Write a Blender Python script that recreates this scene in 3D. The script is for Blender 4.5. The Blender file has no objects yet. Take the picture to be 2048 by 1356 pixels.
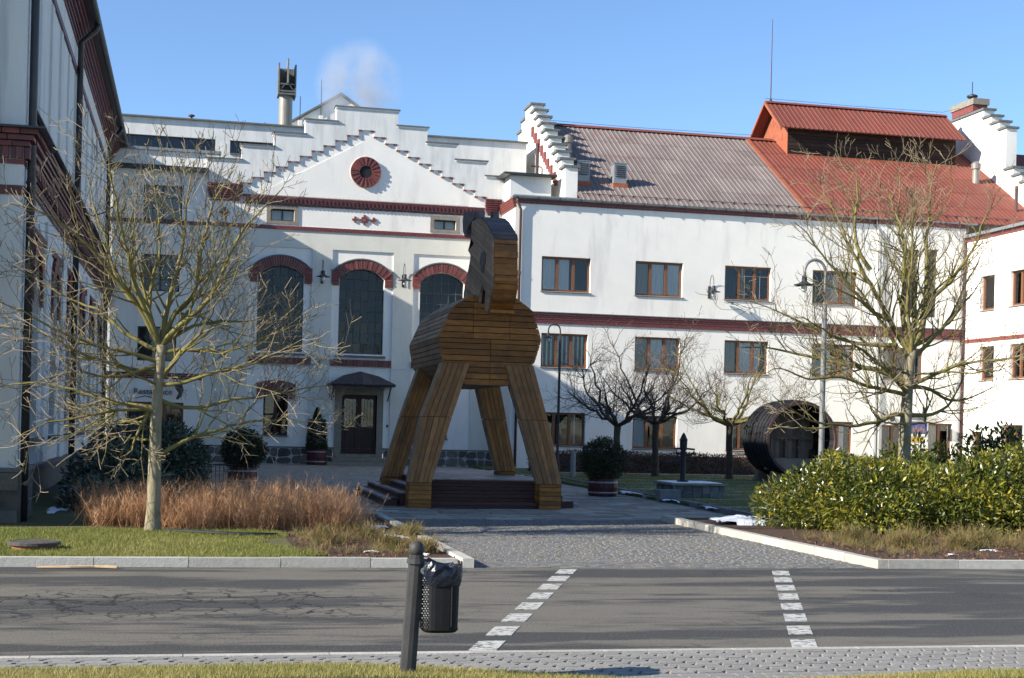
import bpy, bmesh, math, random
import numpy as np
from mathutils import Vector, Matrix, Euler

random.seed(11)
RN = random.Random(5)
SC = bpy.context.scene
COL = SC.collection
R = math.radians

# ------------------------------------------------------------------ camera, world, sun, exposure
CAM_H = 1.65
YAW, ROLL, F_PX = 0.2221, 0.0245, 2859.0
cd = bpy.data.cameras.new('camera'); cam = bpy.data.objects.new('camera', cd); COL.objects.link(cam)
fw = Vector((math.sin(YAW), math.cos(YAW), 0)); rt = Vector((math.cos(YAW), -math.sin(YAW), 0)); up = Vector((0, 0, 1))
rt2 = rt * math.cos(ROLL) + up * math.sin(ROLL); up2 = up * math.cos(ROLL) - rt * math.sin(ROLL)
M = Matrix((rt2, up2, -fw)).transposed().to_4x4(); M.translation = (0, 0, CAM_H)
cam.matrix_world = M
cd.sensor_width = 36; cd.lens = F_PX / 2048 * 36
cd.shift_y = (850.5 - 678) / 2048
cd.clip_start = 0.1; cd.clip_end = 3000
SC.camera = cam
SC.render.resolution_x = 1024; SC.render.resolution_y = 678

SUN_TO = Vector((-1.0, -0.25, 0.515)).normalized()
world = bpy.data.worlds.new('World'); SC.world = world; world.use_nodes = True
wn = world.node_tree.nodes; wl = world.node_tree.links
sky = wn.new('ShaderNodeTexSky'); sky.sky_type = 'NISHITA'; sky.sun_disc = False
sky.sun_elevation = math.asin(SUN_TO.z); sky.sun_rotation = math.atan2(SUN_TO.x, SUN_TO.y)
sky.altitude = 1500; sky.air_density = 1.0; sky.dust_density = 0.0; sky.ozone_density = 4.5
wl.new(sky.outputs[0], wn['Background'].inputs[0]); wn['Background'].inputs[1].default_value = 0.11
sl = bpy.data.lights.new('sun', 'SUN'); sl.energy = 5.0; sl.angle = R(0.5); sl.color = (1, 0.93, 0.82)
so = bpy.data.objects.new('sun', sl); COL.objects.link(so)
so.rotation_euler = SUN_TO.to_track_quat('Z', 'Y').to_euler(); so.location = (-40, -10, 40)
SC.view_settings.view_transform = 'Standard'; SC.view_settings.look = 'None'
SC.view_settings.exposure = 1.0; SC.view_settings.gamma = 1.0
SC.render.engine = 'CYCLES'
SC.cycles.use_denoising = True
SC.cycles.max_bounces = 8; SC.cycles.diffuse_bounces = 6; SC.cycles.glossy_bounces = 3; SC.cycles.transparent_max_bounces = 8
SC.cycles.volume_bounces = 0; SC.cycles.volume_step_rate = 2.0; SC.cycles.sample_clamp_indirect = 6

# ------------------------------------------------------------------ materials
def s2l(c):
    return tuple(((x / 255) / 12.92 if x / 255 <= 0.04045 else ((x / 255 + 0.055) / 1.055) ** 2.4) for x in c)

MATS = {}
def pm(name, c1, c2=None, scale=4.0, rough=0.8, bump=0.0, bscale=None, stretch=(1, 1, 1), rand=0.0, spec=0.3,
       c3=None, s3=0.6, t3=(0.5, 0.7), metal=0.0, trans=0.0, detail=6, st3=(1, 1, 1), bdist=0.02):
    """noise-mixed principled material in world space; rand = brightness spread per object; c3 = stain colour"""
    m = bpy.data.materials.new(name); m.use_nodes = True; MATS[name] = m
    nt = m.node_tree; n = nt.nodes; l = nt.links; b = n['Principled BSDF']
    b.inputs['Roughness'].default_value = rough
    b.inputs['Specular IOR Level'].default_value = spec
    b.inputs['Metallic'].default_value = metal
    if trans: b.inputs['Transmission Weight'].default_value = trans
    geo = n.new('ShaderNodeNewGeometry')
    mp = n.new('ShaderNodeMapping'); mp.inputs['Scale'].default_value = stretch; l.new(geo.outputs['Position'], mp.inputs[0])
    nz = n.new('ShaderNodeTexNoise'); nz.inputs['Scale'].default_value = scale; nz.inputs['Detail'].default_value = detail
    nz.inputs['Roughness'].default_value = 0.62
    l.new(mp.outputs[0], nz.inputs['Vector'])
    rp = n.new('ShaderNodeValToRGB'); rp.color_ramp.elements[0].position = 0.32; rp.color_ramp.elements[1].position = 0.68
    rp.color_ramp.elements[0].color = (*c1, 1); rp.color_ramp.elements[1].color = (*(c2 or c1), 1)
    l.new(nz.outputs[0], rp.inputs[0]); col = rp.outputs[0]
    if c3:
        mp3 = n.new('ShaderNodeMapping'); mp3.inputs['Scale'].default_value = st3; l.new(geo.outputs['Position'], mp3.inputs[0])
        n3 = n.new('ShaderNodeTexNoise'); n3.inputs['Scale'].default_value = s3; n3.inputs['Detail'].default_value = 5
        n3.inputs['Roughness'].default_value = 0.65
        l.new(mp3.outputs[0], n3.inputs['Vector'])
        mr = n.new('ShaderNodeMapRange'); mr.inputs[1].default_value = t3[0]; mr.inputs[2].default_value = t3[1]
        l.new(n3.outputs[0], mr.inputs[0])
        mx = n.new('ShaderNodeMix'); mx.data_type = 'RGBA'; l.new(mr.outputs[0], mx.inputs[0]); l.new(col, mx.inputs[6])
        mx.inputs[7].default_value = (*c3, 1); col = mx.outputs[2]
    if rand:
        oi = n.new('ShaderNodeObjectInfo'); mr2 = n.new('ShaderNodeMapRange')
        mr2.inputs[3].default_value = 1 - rand; mr2.inputs[4].default_value = 1 + rand; l.new(oi.outputs['Random'], mr2.inputs[0])
        hs = n.new('ShaderNodeHueSaturation'); l.new(mr2.outputs[0], hs.inputs['Value']); l.new(col, hs.inputs['Color']); col = hs.outputs[0]
    l.new(col, b.inputs['Base Color'])
    if bump:
        nb = n.new('ShaderNodeTexNoise'); nb.inputs['Scale'].default_value = bscale or scale * 4; nb.inputs['Detail'].default_value = 5
        l.new(mp.outputs[0], nb.inputs['Vector'])
        bp = n.new('ShaderNodeBump'); bp.inputs['Strength'].default_value = bump; bp.inputs['Distance'].default_value = bdist
        l.new(nb.outputs[0], bp.inputs['Height']); l.new(bp.outputs[0], b.inputs['Normal'])
    return m

def leafmat(name, c1, c2, c3, rough=0.45, spec=0.4, translucent=0.25, scale=9.0):
    m = bpy.data.materials.new(name); m.use_nodes = True; MATS[name] = m
    nt = m.node_tree; n = nt.nodes; l = nt.links; b = n['Principled BSDF']
    at = n.new('ShaderNodeAttribute'); at.attribute_name = 'tint'
    rp = n.new('ShaderNodeValToRGB'); e = rp.color_ramp.elements
    e[0].position = 0; e[0].color = (*c1, 1); e[1].position = 1; e[1].color = (*c3, 1)
    x = e.new(0.5); x.color = (*c2, 1)
    l.new(at.outputs['Fac'], rp.inputs[0]); l.new(rp.outputs[0], b.inputs['Base Color'])
    b.inputs['Roughness'].default_value = rough; b.inputs['Specular IOR Level'].default_value = spec
    tr = n.new('ShaderNodeBsdfTranslucent'); l.new(rp.outputs[0], tr.inputs[0])
    mx = n.new('ShaderNodeMixShader'); mx.inputs[0].default_value = translucent
    l.new(b.outputs[0], mx.inputs[1]); l.new(tr.outputs[0], mx.inputs[2]); l.new(mx.outputs[0], n['Material Output'].inputs[0])
    return m

W = (0.83, 0.805, 0.745)
pm('plaster', W, (0.77, 0.75, 0.695), 1.2, 0.85, 0.25, 30, c3=(0.52, 0.51, 0.475), s3=0.55, t3=(0.53, 0.92), st3=(3, 3, 0.5))
pm('plaster_cream', (0.68, 0.665, 0.585), (0.61, 0.60, 0.535), 1.5, 0.88, 0.2, 26, c3=(0.48, 0.475, 0.43), s3=0.6, t3=(0.52, 0.9), st3=(2.5, 2.5, 0.6))
pm('plaster_weathered', (0.72, 0.72, 0.69), (0.62, 0.63, 0.61), 1.6, 0.88, 0.3, 26, stretch=(2.2, 2.2, 0.7),
   c3=(0.40, 0.42, 0.41), s3=0.9, t3=(0.5, 0.85), st3=(3, 3, 0.45))
pm('plaster_wing', (0.72, 0.72, 0.68), (0.62, 0.63, 0.60), 1.4, 0.88, 0.05, 26, stretch=(3, 3, 0.35), c3=(0.38, 0.38, 0.37), s3=1.3, t3=(0.52, 0.9), st3=(3, 3, 0.22))
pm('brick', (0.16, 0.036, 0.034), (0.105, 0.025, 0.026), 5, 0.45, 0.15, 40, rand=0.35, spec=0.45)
pm('brick_lit', (0.22, 0.062, 0.052), (0.15, 0.04, 0.036), 7, 0.55, 0.15, 40, rand=0.3, spec=0.4)  # paler copy of brick, sunlight put into the colour
pm('mortar', (0.5, 0.47, 0.44), (0.4, 0.38, 0.36), 9, 0.95)
pm('coping', (0.16, 0.17, 0.165), (0.10, 0.105, 0.10), 6, 0.7, 0.2)
pm('dark_metal', (0.022, 0.024, 0.028), (0.035, 0.036, 0.04), 6, 0.45, spec=0.5)
pm('zinc', (0.22, 0.24, 0.26), (0.30, 0.32, 0.33), 5, 0.5, metal=0.4)
pm('steel', (0.30, 0.275, 0.235), (0.21, 0.195, 0.17), 3, 0.5, metal=0.3, stretch=(1, 1, 0.4))
pm('copper_pipe', (0.09, 0.045, 0.038), (0.07, 0.04, 0.036), 5, 0.5, spec=0.4)
pm('roof_faded', (0.22, 0.185, 0.168), (0.168, 0.13, 0.117), 2.2, 0.65, stretch=(1, 0.35, 0.35), c3=(0.18, 0.09, 0.07), s3=0.5, t3=(0.6, 0.85), st3=(1, 1, 2.5), spec=0.3, rand=0.10)
pm('roof_red', (0.215, 0.066, 0.045), (0.165, 0.048, 0.034), 2.2, 0.65, stretch=(1, 0.3, 0.3), c3=(0.15, 0.055, 0.043), s3=0.7, t3=(0.5, 0.8), spec=0.3, rand=0.09)
pm('trim_orange', (0.38, 0.12, 0.06), (0.28, 0.085, 0.045), 4, 0.65, c3=(0.22, 0.07, 0.045), s3=2.5, t3=(0.5, 0.75))
pm('lantern_wood', (0.045, 0.024, 0.016), (0.02, 0.013, 0.011), 8, 0.8, stretch=(0.3, 1, 3), rand=0.3)
pm('stone', (0.15, 0.135, 0.11), (0.085, 0.082, 0.078), 6, 0.85, 0.5, 20, rand=0.45)
pm('frame_stone', (0.27, 0.245, 0.20), (0.19, 0.17, 0.14), 5, 0.9, 0.3)
pm('frame_wood', (0.20, 0.085, 0.038), (0.15, 0.06, 0.028), 10, 0.5, stretch=(1, 1, 0.2), spec=0.4)
pm('dark_wood', (0.05, 0.020, 0.014), (0.03, 0.013, 0.010), 10, 0.5, stretch=(1, 1, 0.2))
pm('interior', (0.02, 0.021, 0.023), None, 3, 0.9)
pm('curtain', (0.88, 0.87, 0.83), (0.76, 0.75, 0.72), 5, 0.9, stretch=(8, 8, 0.3))
pm('curtain_taupe', (0.44, 0.40, 0.34), (0.36, 0.32, 0.27), 5, 0.9, stretch=(8, 8, 0.3))
pm('horse_wood', (0.36, 0.145, 0.030), (0.22, 0.083, 0.019), 7, 0.6, 0.25, 30, rand=0.3, stretch=(0.6, 2, 2), c3=(0.10, 0.05, 0.024), s3=1.7, t3=(0.48, 0.76), spec=0.3)
pm('horse_wood_v', (0.34, 0.155, 0.048), (0.215, 0.094, 0.030), 7, 0.6, 0.25, 30, rand=0.26, stretch=(2, 2, 0.5), c3=(0.14, 0.078, 0.042), s3=1.8, t3=(0.50, 0.78), spec=0.3)
pm('horse_grey', (0.43, 0.275, 0.165), (0.29, 0.185, 0.11), 8, 0.75, 0.3, 30, rand=0.26, stretch=(2, 0.6, 0.6), c3=(0.16, 0.115, 0.085), s3=2.2, t3=(0.5, 0.8), spec=0.25)
pm('horse_dark', (0.085, 0.066, 0.062), (0.15, 0.115, 0.10), 8, 0.7, 0.3, 30, rand=0.3, stretch=(0.5, 2, 2), spec=0.25)
pm('joint_dark', (0.035, 0.022, 0.014), None, 4, 0.9)
pm('deck_board', (0.085, 0.035, 0.026), (0.05, 0.022, 0.018), 9, 0.6, 0.2, 30, rand=0.25, stretch=(0.4, 2, 2), spec=0.3)
pm('deck_top', (0.32, 0.29, 0.27), (0.24, 0.21, 0.19), 9, 0.6, 0.2, 30, rand=0.15, stretch=(2, 0.4, 2), c3=(0.75, 0.78, 0.82), s3=0.8, t3=(0.55, 0.7))
pm('snow', (0.86, 0.88, 0.92), (0.80, 0.83, 0.88), 8, 0.6, 0.4, 25)
pm('kerb', (0.46, 0.435, 0.38), (0.36, 0.345, 0.30), 14, 0.85, 0.3, 60, rand=0.12, c3=(0.30, 0.20, 0.10), s3=1.2, t3=(0.62, 0.85))
pm('sett', (0.175, 0.172, 0.165), (0.12, 0.12, 0.118), 10, 0.8, 0.3, 40, rand=0.2, c3=(0.23, 0.21, 0.17), s3=2.2, t3=(0.54, 0.68), st3=(1, 3.2, 1))
pm('sett_tan', (0.20, 0.18, 0.14), (0.155, 0.138, 0.108), 10, 0.8, 0.4, 40, rand=0.2)
pm('slab', (0.34, 0.31, 0.255), (0.22, 0.205, 0.175), 5, 0.8, 0.4, 30, rand=0.36)
pm('paver', (0.27, 0.26, 0.235), (0.215, 0.205, 0.19), 20, 0.9, 0.35, 90, rand=0.10)
pm('joint_soil', (0.045, 0.042, 0.038), (0.07, 0.065, 0.055), 12, 0.95)
pm('sett_joint', (0.065, 0.062, 0.055), (0.085, 0.08, 0.07), 12, 0.95)
pm('soil', (0.055, 0.036, 0.026), (0.10, 0.062, 0.042), 14, 0.95, 0.8, 40, c3=(0.16, 0.075, 0.04), s3=9, t3=(0.58, 0.72), bdist=0.04)
pm('grass_soil', (0.085, 0.088, 0.03), (0.12, 0.11, 0.045), 9, 0.95, 0.8, 50, c3=(0.15, 0.125, 0.06), s3=1.3, t3=(0.52, 0.72))
pm('dry_ground', (0.25, 0.22, 0.15), (0.33, 0.30, 0.23), 0.3, 0.95)  # ground tone lightened to bounce sunlight into the shaded walls
pm('frost_lawn', (0.055, 0.075, 0.022), (0.085, 0.10, 0.035), 7, 0.95, 0.8, 40, c3=(0.50, 0.55, 0.60), s3=0.45, t3=(0.52, 0.75), st3=(0.6, 2.2, 1))
pm('bark', (0.29, 0.245, 0.16), (0.19, 0.165, 0.10), 9, 0.85, 0.6, 40, stretch=(1.6, 1.6, 0.5), c3=(0.13, 0.115, 0.055), s3=3.5, t3=(0.55, 0.72), st3=(1, 1, 0.7))
pm('branch', (0.20, 0.172, 0.05), (0.125, 0.105, 0.036), 5, 0.8, 0.2, 60, c3=(0.21, 0.165, 0.095), s3=2.5, t3=(0.54, 0.68))
pm('twig', (0.23, 0.18, 0.12), (0.16, 0.13, 0.065), 4, 0.75)
pm('dark_bark', (0.045, 0.036, 0.03), (0.075, 0.062, 0.045), 5, 0.85, 0.3, 40)
pm('brown_twig', (0.085, 0.062, 0.052), (0.13, 0.10, 0.082), 4, 0.8)
pm('barrel_wood', (0.014, 0.014, 0.018), (0.03, 0.028, 0.032), 5, 0.75, 0.2, 20, stretch=(2, 0.5, 2), rand=0.3, spec=0.15)
pm('cask_inside', (0.30, 0.22, 0.165), (0.19, 0.145, 0.115), 6, 0.8, 0.3, 30, stretch=(3, 3, 0.4), rand=0.25)
pm('cask_rim', (0.085, 0.045, 0.036), (0.055, 0.034, 0.03), 6, 0.7)
pm('tub_red', (0.085, 0.02, 0.022), (0.06, 0.017, 0.018), 6, 0.55, rand=0.25)
pm('pump_iron', (0.016, 0.018, 0.02), (0.026, 0.028, 0.03), 8, 0.65, spec=0.25)
pm('well_stone', (0.16, 0.165, 0.165), (0.105, 0.11, 0.115), 8, 0.8, 0.4, 30, rand=0.3)
pm('iron_bar', (0.075, 0.08, 0.085), (0.055, 0.058, 0.06), 6, 0.55)
pm('bin_black', (0.009, 0.009, 0.010), (0.014, 0.014, 0.015), 9, 0.62, spec=0.2)
pm('post_grey', (0.048, 0.046, 0.045), (0.036, 0.035, 0.034), 9, 0.6, 0.1, 60, spec=0.3)
pm('lamp_grey', (0.20, 0.21, 0.205), (0.15, 0.155, 0.155), 6, 0.45, spec=0.5)
pm('white_paint', (0.55, 0.54, 0.50), (0.42, 0.41, 0.38), 30, 0.85, 0.3, 90, c3=(0.11, 0.107, 0.10), s3=11, t3=(0.50, 0.58), st3=(1, 2.0, 1))
pm('red_paint', (0.38, 0.02, 0.025), None, 4, 0.4)
pm('white_gloss', (0.75, 0.75, 0.73), None, 4, 0.4)
pm('yellow_paint', (0.52, 0.33, 0.05), (0.45, 0.28, 0.04), 20, 0.6)
pm('poster_blue', (0.05, 0.055, 0.20), (0.10, 0.12, 0.30), 12, 0.4)
pm('poster_figure', (0.35, 0.17, 0.10), (0.22, 0.12, 0.10), 18, 0.5)
pm('lamp_glass', (0.55, 0.58, 0.60), None, 4, 0.1, spec=0.5)
pm('terracotta', (0.30, 0.11, 0.05), (0.22, 0.08, 0.04), 8, 0.8)
pm('pale_wood', (0.55, 0.38, 0.22), (0.45, 0.30, 0.17), 12, 0.7)
pm('slate_canopy', (0.05, 0.05, 0.055), (0.075, 0.07, 0.07), 7, 0.5, rand=0.2)
leafmat('leaf_laurel', (0.020, 0.042, 0.009), (0.13, 0.145, 0.018), (0.40, 0.32, 0.035), 0.32, 0.5, 0.25)
leafmat('leaf_rhodo', (0.022, 0.038, 0.020), (0.042, 0.065, 0.034), (0.15, 0.18, 0.155), 0.35, 0.5, 0.12)
leafmat('leaf_box', (0.016, 0.024, 0.008), (0.035, 0.042, 0.014), (0.07, 0.07, 0.022), 0.5, 0.4, 0.2)
leafmat('leaf_hedge', (0.03, 0.015, 0.012), (0.07, 0.036, 0.028), (0.17, 0.09, 0.07), 0.8, 0.2, 0.2)
leafmat('twig_spirea', (0.25, 0.12, 0.055), (0.45, 0.245, 0.125), (0.60, 0.39, 0.23), 0.8, 0.2, 0.15)
leafmat('leaf_heath', (0.10, 0.095, 0.025), (0.19, 0.17, 0.06), (0.27, 0.16, 0.08), 0.7, 0.2, 0.2)
leafmat('blade', (0.10, 0.145, 0.022), (0.20, 0.21, 0.042), (0.40, 0.33, 0.13), 0.6, 0.3, 0.3)
leafmat('litter', (0.075, 0.035, 0.02), (0.13, 0.06, 0.032), (0.25, 0.14, 0.085), 0.8, 0.2, 0.15)

def glass_mat():
    m = bpy.data.materials.new('glass'); m.use_nodes = True; MATS['glass'] = m
    n = m.node_tree.nodes; l = m.node_tree.links; n.remove(n['Principled BSDF'])
    t = n.new('ShaderNodeBsdfTransparent'); t.inputs[0].default_value = (0.93, 0.94, 0.94, 1)
    g = n.new('ShaderNodeBsdfGlossy'); g.inputs['Roughness'].default_value = 0.03
    fr = n.new('ShaderNodeFresnel'); fr.inputs[0].default_value = 1.48
    nz = n.new('ShaderNodeTexNoise'); nz.inputs['Scale'].default_value = 1.3
    bp = n.new('ShaderNodeBump'); bp.inputs['Strength'].default_value = 0.06; bp.inputs['Distance'].default_value = 0.05
    geo = n.new('ShaderNodeNewGeometry'); l.new(geo.outputs['Position'], nz.inputs['Vector']); l.new(nz.outputs[0], bp.inputs['Height'])
    l.new(bp.outputs[0], g.inputs['Normal'])
    mx = n.new('ShaderNodeMixShader'); l.new(fr.outputs[0], mx.inputs[0]); l.new(t.outputs[0], mx.inputs[1]); l.new(g.outputs[0], mx.inputs[2])
    l.new(mx.outputs[0], n['Material Output'].inputs[0])
glass_mat()

def asphalt_mat():
    m = bpy.data.materials.new('asphalt'); m.use_nodes = True; MATS['asphalt'] = m
    n = m.node_tree.nodes; l = m.node_tree.links; b = n['Principled BSDF']; b.inputs['Roughness'].default_value = 0.78; b.inputs['Specular IOR Level'].default_value = 0.35
    geo = n.new('ShaderNodeNewGeometry')
    def noise(scale, st, detail=5, rough=0.6):
        mp = n.new('ShaderNodeMapping'); mp.inputs['Scale'].default_value = st; l.new(geo.outputs['Position'], mp.inputs[0])
        z = n.new('ShaderNodeTexNoise'); z.inputs['Scale'].default_value = scale; z.inputs['Detail'].default_value = detail; z.inputs['Roughness'].default_value = rough
        l.new(mp.outputs[0], z.inputs['Vector']); return z.outputs[0]
    def rng(x, a, c, lo=0, hi=1):
        r = n.new('ShaderNodeMapRange'); r.inputs[1].default_value = a; r.inputs[2].default_value = c; r.inputs[3].default_value = lo; r.inputs[4].default_value = hi
        l.new(x, r.inputs[0]); return r.outputs[0]
    def mix(f, a, c):
        x = n.new('ShaderNodeMix'); x.data_type = 'RGBA'
        l.new(f, x.inputs[0])
        for i, v in ((6, a), (7, c)):
            if isinstance(v, tuple): x.inputs[i].default_value = (*v, 1)
            else: l.new(v, x.inputs[i])
        return x.outputs[2]
    col = mix(rng(noise(48, (1, 1, 1), 4, 0.75), 0.36, 0.64), (0.014, 0.014, 0.013), (0.088, 0.084, 0.077))
    # sandy worn tracks, drawn out along the road
    tr = rng(noise(0.9, (0.20, 1.25, 1), 8, 0.68), 0.465, 0.525)
    col = mix(tr, col, mix(rng(noise(52, (1, 1, 1), 4, 0.75), 0.35, 0.68), (0.085, 0.077, 0.061), (0.205, 0.186, 0.148)))
    # bright grit
    gr = rng(noise(42, (1, 1, 1), 2), 0.66, 0.72)
    col = mix(gr, col, (0.24, 0.23, 0.21))
    col = mix(rng(noise(2.2, (0.5, 1.6, 1), 6, 0.7), 0.52, 0.68, 0, 0.55), col, (0.05, 0.047, 0.042))
    # tarred and open cracks
    wob = noise(1.6, (1, 1, 1), 5)
    cv = n.new('ShaderNodeVectorMath'); cv.operation = 'ADD'
    sc = n.new('ShaderNodeVectorMath'); sc.operation = 'SCALE'; sc.inputs[3].default_value = 0.9
    nzc = n.new('ShaderNodeTexNoise'); nzc.inputs['Scale'].default_value = 2.2; nzc.inputs['Detail'].default_value = 4; l.new(geo.outputs['Position'], nzc.inputs['Vector'])
    l.new(nzc.outputs[1], sc.inputs[0]); l.new(geo.outputs['Position'], cv.inputs[0]); l.new(sc.outputs[0], cv.inputs[1])
    mpv = n.new('ShaderNodeMapping'); mpv.inputs['Scale'].default_value = (1.7, 1.5, 1); l.new(cv.outputs[0], mpv.inputs[0])
    vo = n.new('ShaderNodeTexVoronoi'); vo.feature = 'DISTANCE_TO_EDGE'; vo.inputs['Scale'].default_value = 1.5; l.new(mpv.outputs[0], vo.inputs['Vector'])
    crack = rng(vo.outputs['Distance'], 0.018, 0.050, 1, 0)
    # crazed area lies in the left half, mid-lane
    sep = n.new('ShaderNodeSeparateXYZ'); l.new(geo.outputs['Position'], sep.inputs[0])
    mY = n.new('ShaderNodeMath'); mY.operation = 'MULTIPLY'
    a1 = rng(sep.outputs[1], 11.6, 12.4); a2 = rng(sep.outputs[1], 13.6, 14.4, 1, 0); l.new(a1, mY.inputs[0]); l.new(a2, mY.inputs[1])
    mX = n.new('ShaderNodeMath'); mX.operation = 'MULTIPLY'; l.new(mY.outputs[0], mX.inputs[0]); l.new(rng(sep.outputs[0], 1.2, 2.2, 1, 0.0), mX.inputs[1])
    mN = n.new('ShaderNodeMath'); mN.operation = 'ADD'; l.new(mX.outputs[0], mN.inputs[0]); l.new(rng(noise(0.35, (1, 1, 1), 2), 0.56, 0.66, 0, 0.7), mN.inputs[1])
    mC = n.new('ShaderNodeMath'); mC.operation = 'MULTIPLY'; mC.use_clamp = True; l.new(mN.outputs[0], mC.inputs[0]); l.new(crack, mC.inputs[1])
    col = mix(mC.outputs[0], col, (0.012, 0.012, 0.013))
    l.new(col, b.inputs['Base Color'])
    bp = n.new('ShaderNodeBump'); bp.inputs['Strength'].default_value = 0.5; bp.inputs['Distance'].default_value = 0.008
    l.new(noise(120, (1, 1, 1), 3), bp.inputs['Height']); l.new(bp.outputs[0], b.inputs['Normal'])
asphalt_mat()

# ------------------------------------------------------------------ helpers
ORG = {}
def props(o, label=None, cat=None, group=None, kind=None):
    if label: o['label'] = label
    if cat: o['category'] = cat
    if group: o['group'] = group
    if kind: o['kind'] = kind
    return o

def thing(name, label, cat, loc=(0, 0, 0), group=None, kind=None):
    o = bpy.data.objects.new(name, None); COL.objects.link(o); o.location = loc; o.empty_display_size = 0.2
    ORG[o] = Vector(loc)
    return props(o, label, cat, group, kind)

def add(name, me, parent=None, kind=None):
    o = bpy.data.objects.new(name, me); COL.objects.link(o)
    if parent is not None: o.parent = parent
    ORG[o] = ORG[parent].copy() if parent is not None else Vector((0, 0, 0))
    if kind: o['kind'] = kind
    return o

class MB:
    """collects faces in world space; T maps (a, depth, z) facade coordinates when given"""
    def __init__(s, T=None): s.v = []; s.f = []; s.T = T
    def pt(s, p):
        s.v.append(tuple(s.T(*p)) if s.T else tuple(p)); return len(s.v) - 1
    def face(s, pts): s.f.append([s.pt(p) for p in pts])
    def box(s, a0, a1, d0, d1, z0, z1):
        i = [s.pt(p) for p in ((a0, d0, z0), (a1, d0, z0), (a1, d1, z0), (a0, d1, z0), (a0, d0, z1), (a1, d0, z1), (a1, d1, z1), (a0, d1, z1))]
        for q in ((0, 1, 5, 4), (1, 2, 6, 5), (2, 3, 7, 6), (3, 0, 4, 7), (4, 5, 6, 7), (3, 2, 1, 0)): s.f.append([i[k] for k in q])
        return s
    def hull8(s, lo, hi):
        i = [s.pt(p) for p in lo] + [s.pt(p) for p in hi]; n = len(lo)
        s.f.append(i[:n][::-1]); s.f.append(i[n:])
        for k in range(n): s.f.append([i[k], i[(k + 1) % n], i[n + (k + 1) % n], i[n + k]])
        return s
    def prism(s, poly, a, b, axis='y'):
        """poly of 2-D points extruded from a to b along axis"""
        def P(p, t): return {'y': (p[0], t, p[1]), 'x': (t, p[0], p[1]), 'z': (p[0], p[1], t)}[axis]
        return s.hull8([P(p, a) for p in poly], [P(p, b) for p in poly])
    def tube(s, pts, rad, n=6, cap=True):
        pts = [Vector(p) for p in pts]
        if not isinstance(rad, (list, tuple)): rad = [rad] * len(pts)
        ref = None; rings = []
        for k, p in enumerate(pts):
            d = (pts[min(k + 1, len(pts) - 1)] - pts[max(k - 1, 0)])
            if d.length < 1e-6: d = Vector((0, 0, 1))
            d.normalize()
            if ref is None: ref = Vector((0, 0, 1)) if abs(d.z) < 0.9 else Vector((1, 0, 0))
            u = (ref - d * ref.dot(d))
            if u.length < 1e-4: u = d.orthogonal()
            u.normalize(); w = d.cross(u); ref = u
            rings.append([s.pt(p + (u * math.cos(t) + w * math.sin(t)) * rad[k]) for t in (2 * math.pi * j / n for j in range(n))])
        for A, B in zip(rings, rings[1:]):
            for j in range(n): s.f.append([A[j], A[(j + 1) % n], B[(j + 1) % n], B[j]])
        if cap and n > 2: s.f.append(rings[0][::-1]); s.f.append(rings[-1])
        return s
    def lathe(s, prof, c, n=20, ax='z', a0=0.0):
        """prof: (radius, height) list about centre c"""
        rings = []
        for r, h in prof:
            ring = []
            for j in range(n):
                t = a0 + 2 * math.pi * j / n; x, y = r * math.cos(t), r * math.sin(t)
                ring.append(s.pt({'z': (c[0] + x, c[1] + y, c[2] + h), 'y': (c[0] + x, c[1] + h, c[2] + y), 'x': (c[0] + h, c[1] + x, c[2] + y)}[ax]))
            rings.append(ring)
        for A, B in zip(rings, rings[1:]):
            for j in range(n): s.f.append([A[j], A[(j + 1) % n], B[(j + 1) % n], B[j]])
        s.f.append(rings[0][::-1]); s.f.append(rings[-1]); return s
    def mesh(s, name, mat, off=Vector((0, 0, 0)), smooth=False):
        me = bpy.data.meshes.new(name)
        v = np.array(s.v, float) - np.array(off); me.from_pydata(v.tolist(), [], s.f)
        if mat: me.materials.append(MATS[mat])
        if smooth: me.polygons.foreach_set('use_smooth', [True] * len(me.polygons))
        return me
    def build(s, name, mat, parent=None, smooth=False, kind=None, bevel=0):
        off = ORG[parent] if parent is not None else Vector((0, 0, 0))
        me = s.mesh(name, mat, off, smooth)
        bm = bmesh.new(); bm.from_mesh(me); bmesh.ops.recalc_face_normals(bm, faces=bm.faces)
        if bevel:
            bmesh.ops.bevel(bm, geom=[e for e in bm.edges if e.calc_face_angle(0) > 0.5], offset=bevel, segments=1, affect='EDGES', clamp_overlap=True)
        bm.to_mesh(me); bm.free()
        return add(name, me, parent, kind)

UNIT = {}
def unit(mat):
    if mat not in UNIT:
        m = MB(); m.box(-.5, .5, -.5, .5, -.5, .5); UNIT[mat] = m.mesh('block_' + mat, mat)
    return UNIT[mat]
def piece(name, mat, parent, a0, a1, d0, d1, z0, z1, rot=None):
    """one box-shaped piece (shared mesh) given by world bounds"""
    o = bpy.data.objects.new(name, unit(mat)); COL.objects.link(o); o.parent = parent
    o.location = Vector(((a0 + a1) / 2, (d0 + d1) / 2, (z0 + z1) / 2)) - ORG[parent]
    o.scale = (a1 - a0, d1 - d0, z1 - z0)
    if rot: o.rotation_euler = rot
    ORG[o] = ORG[parent]
    return o

def struct(name, mb, mat, kind='structure'): return props(mb.build(name, mat), kind=kind)

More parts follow.
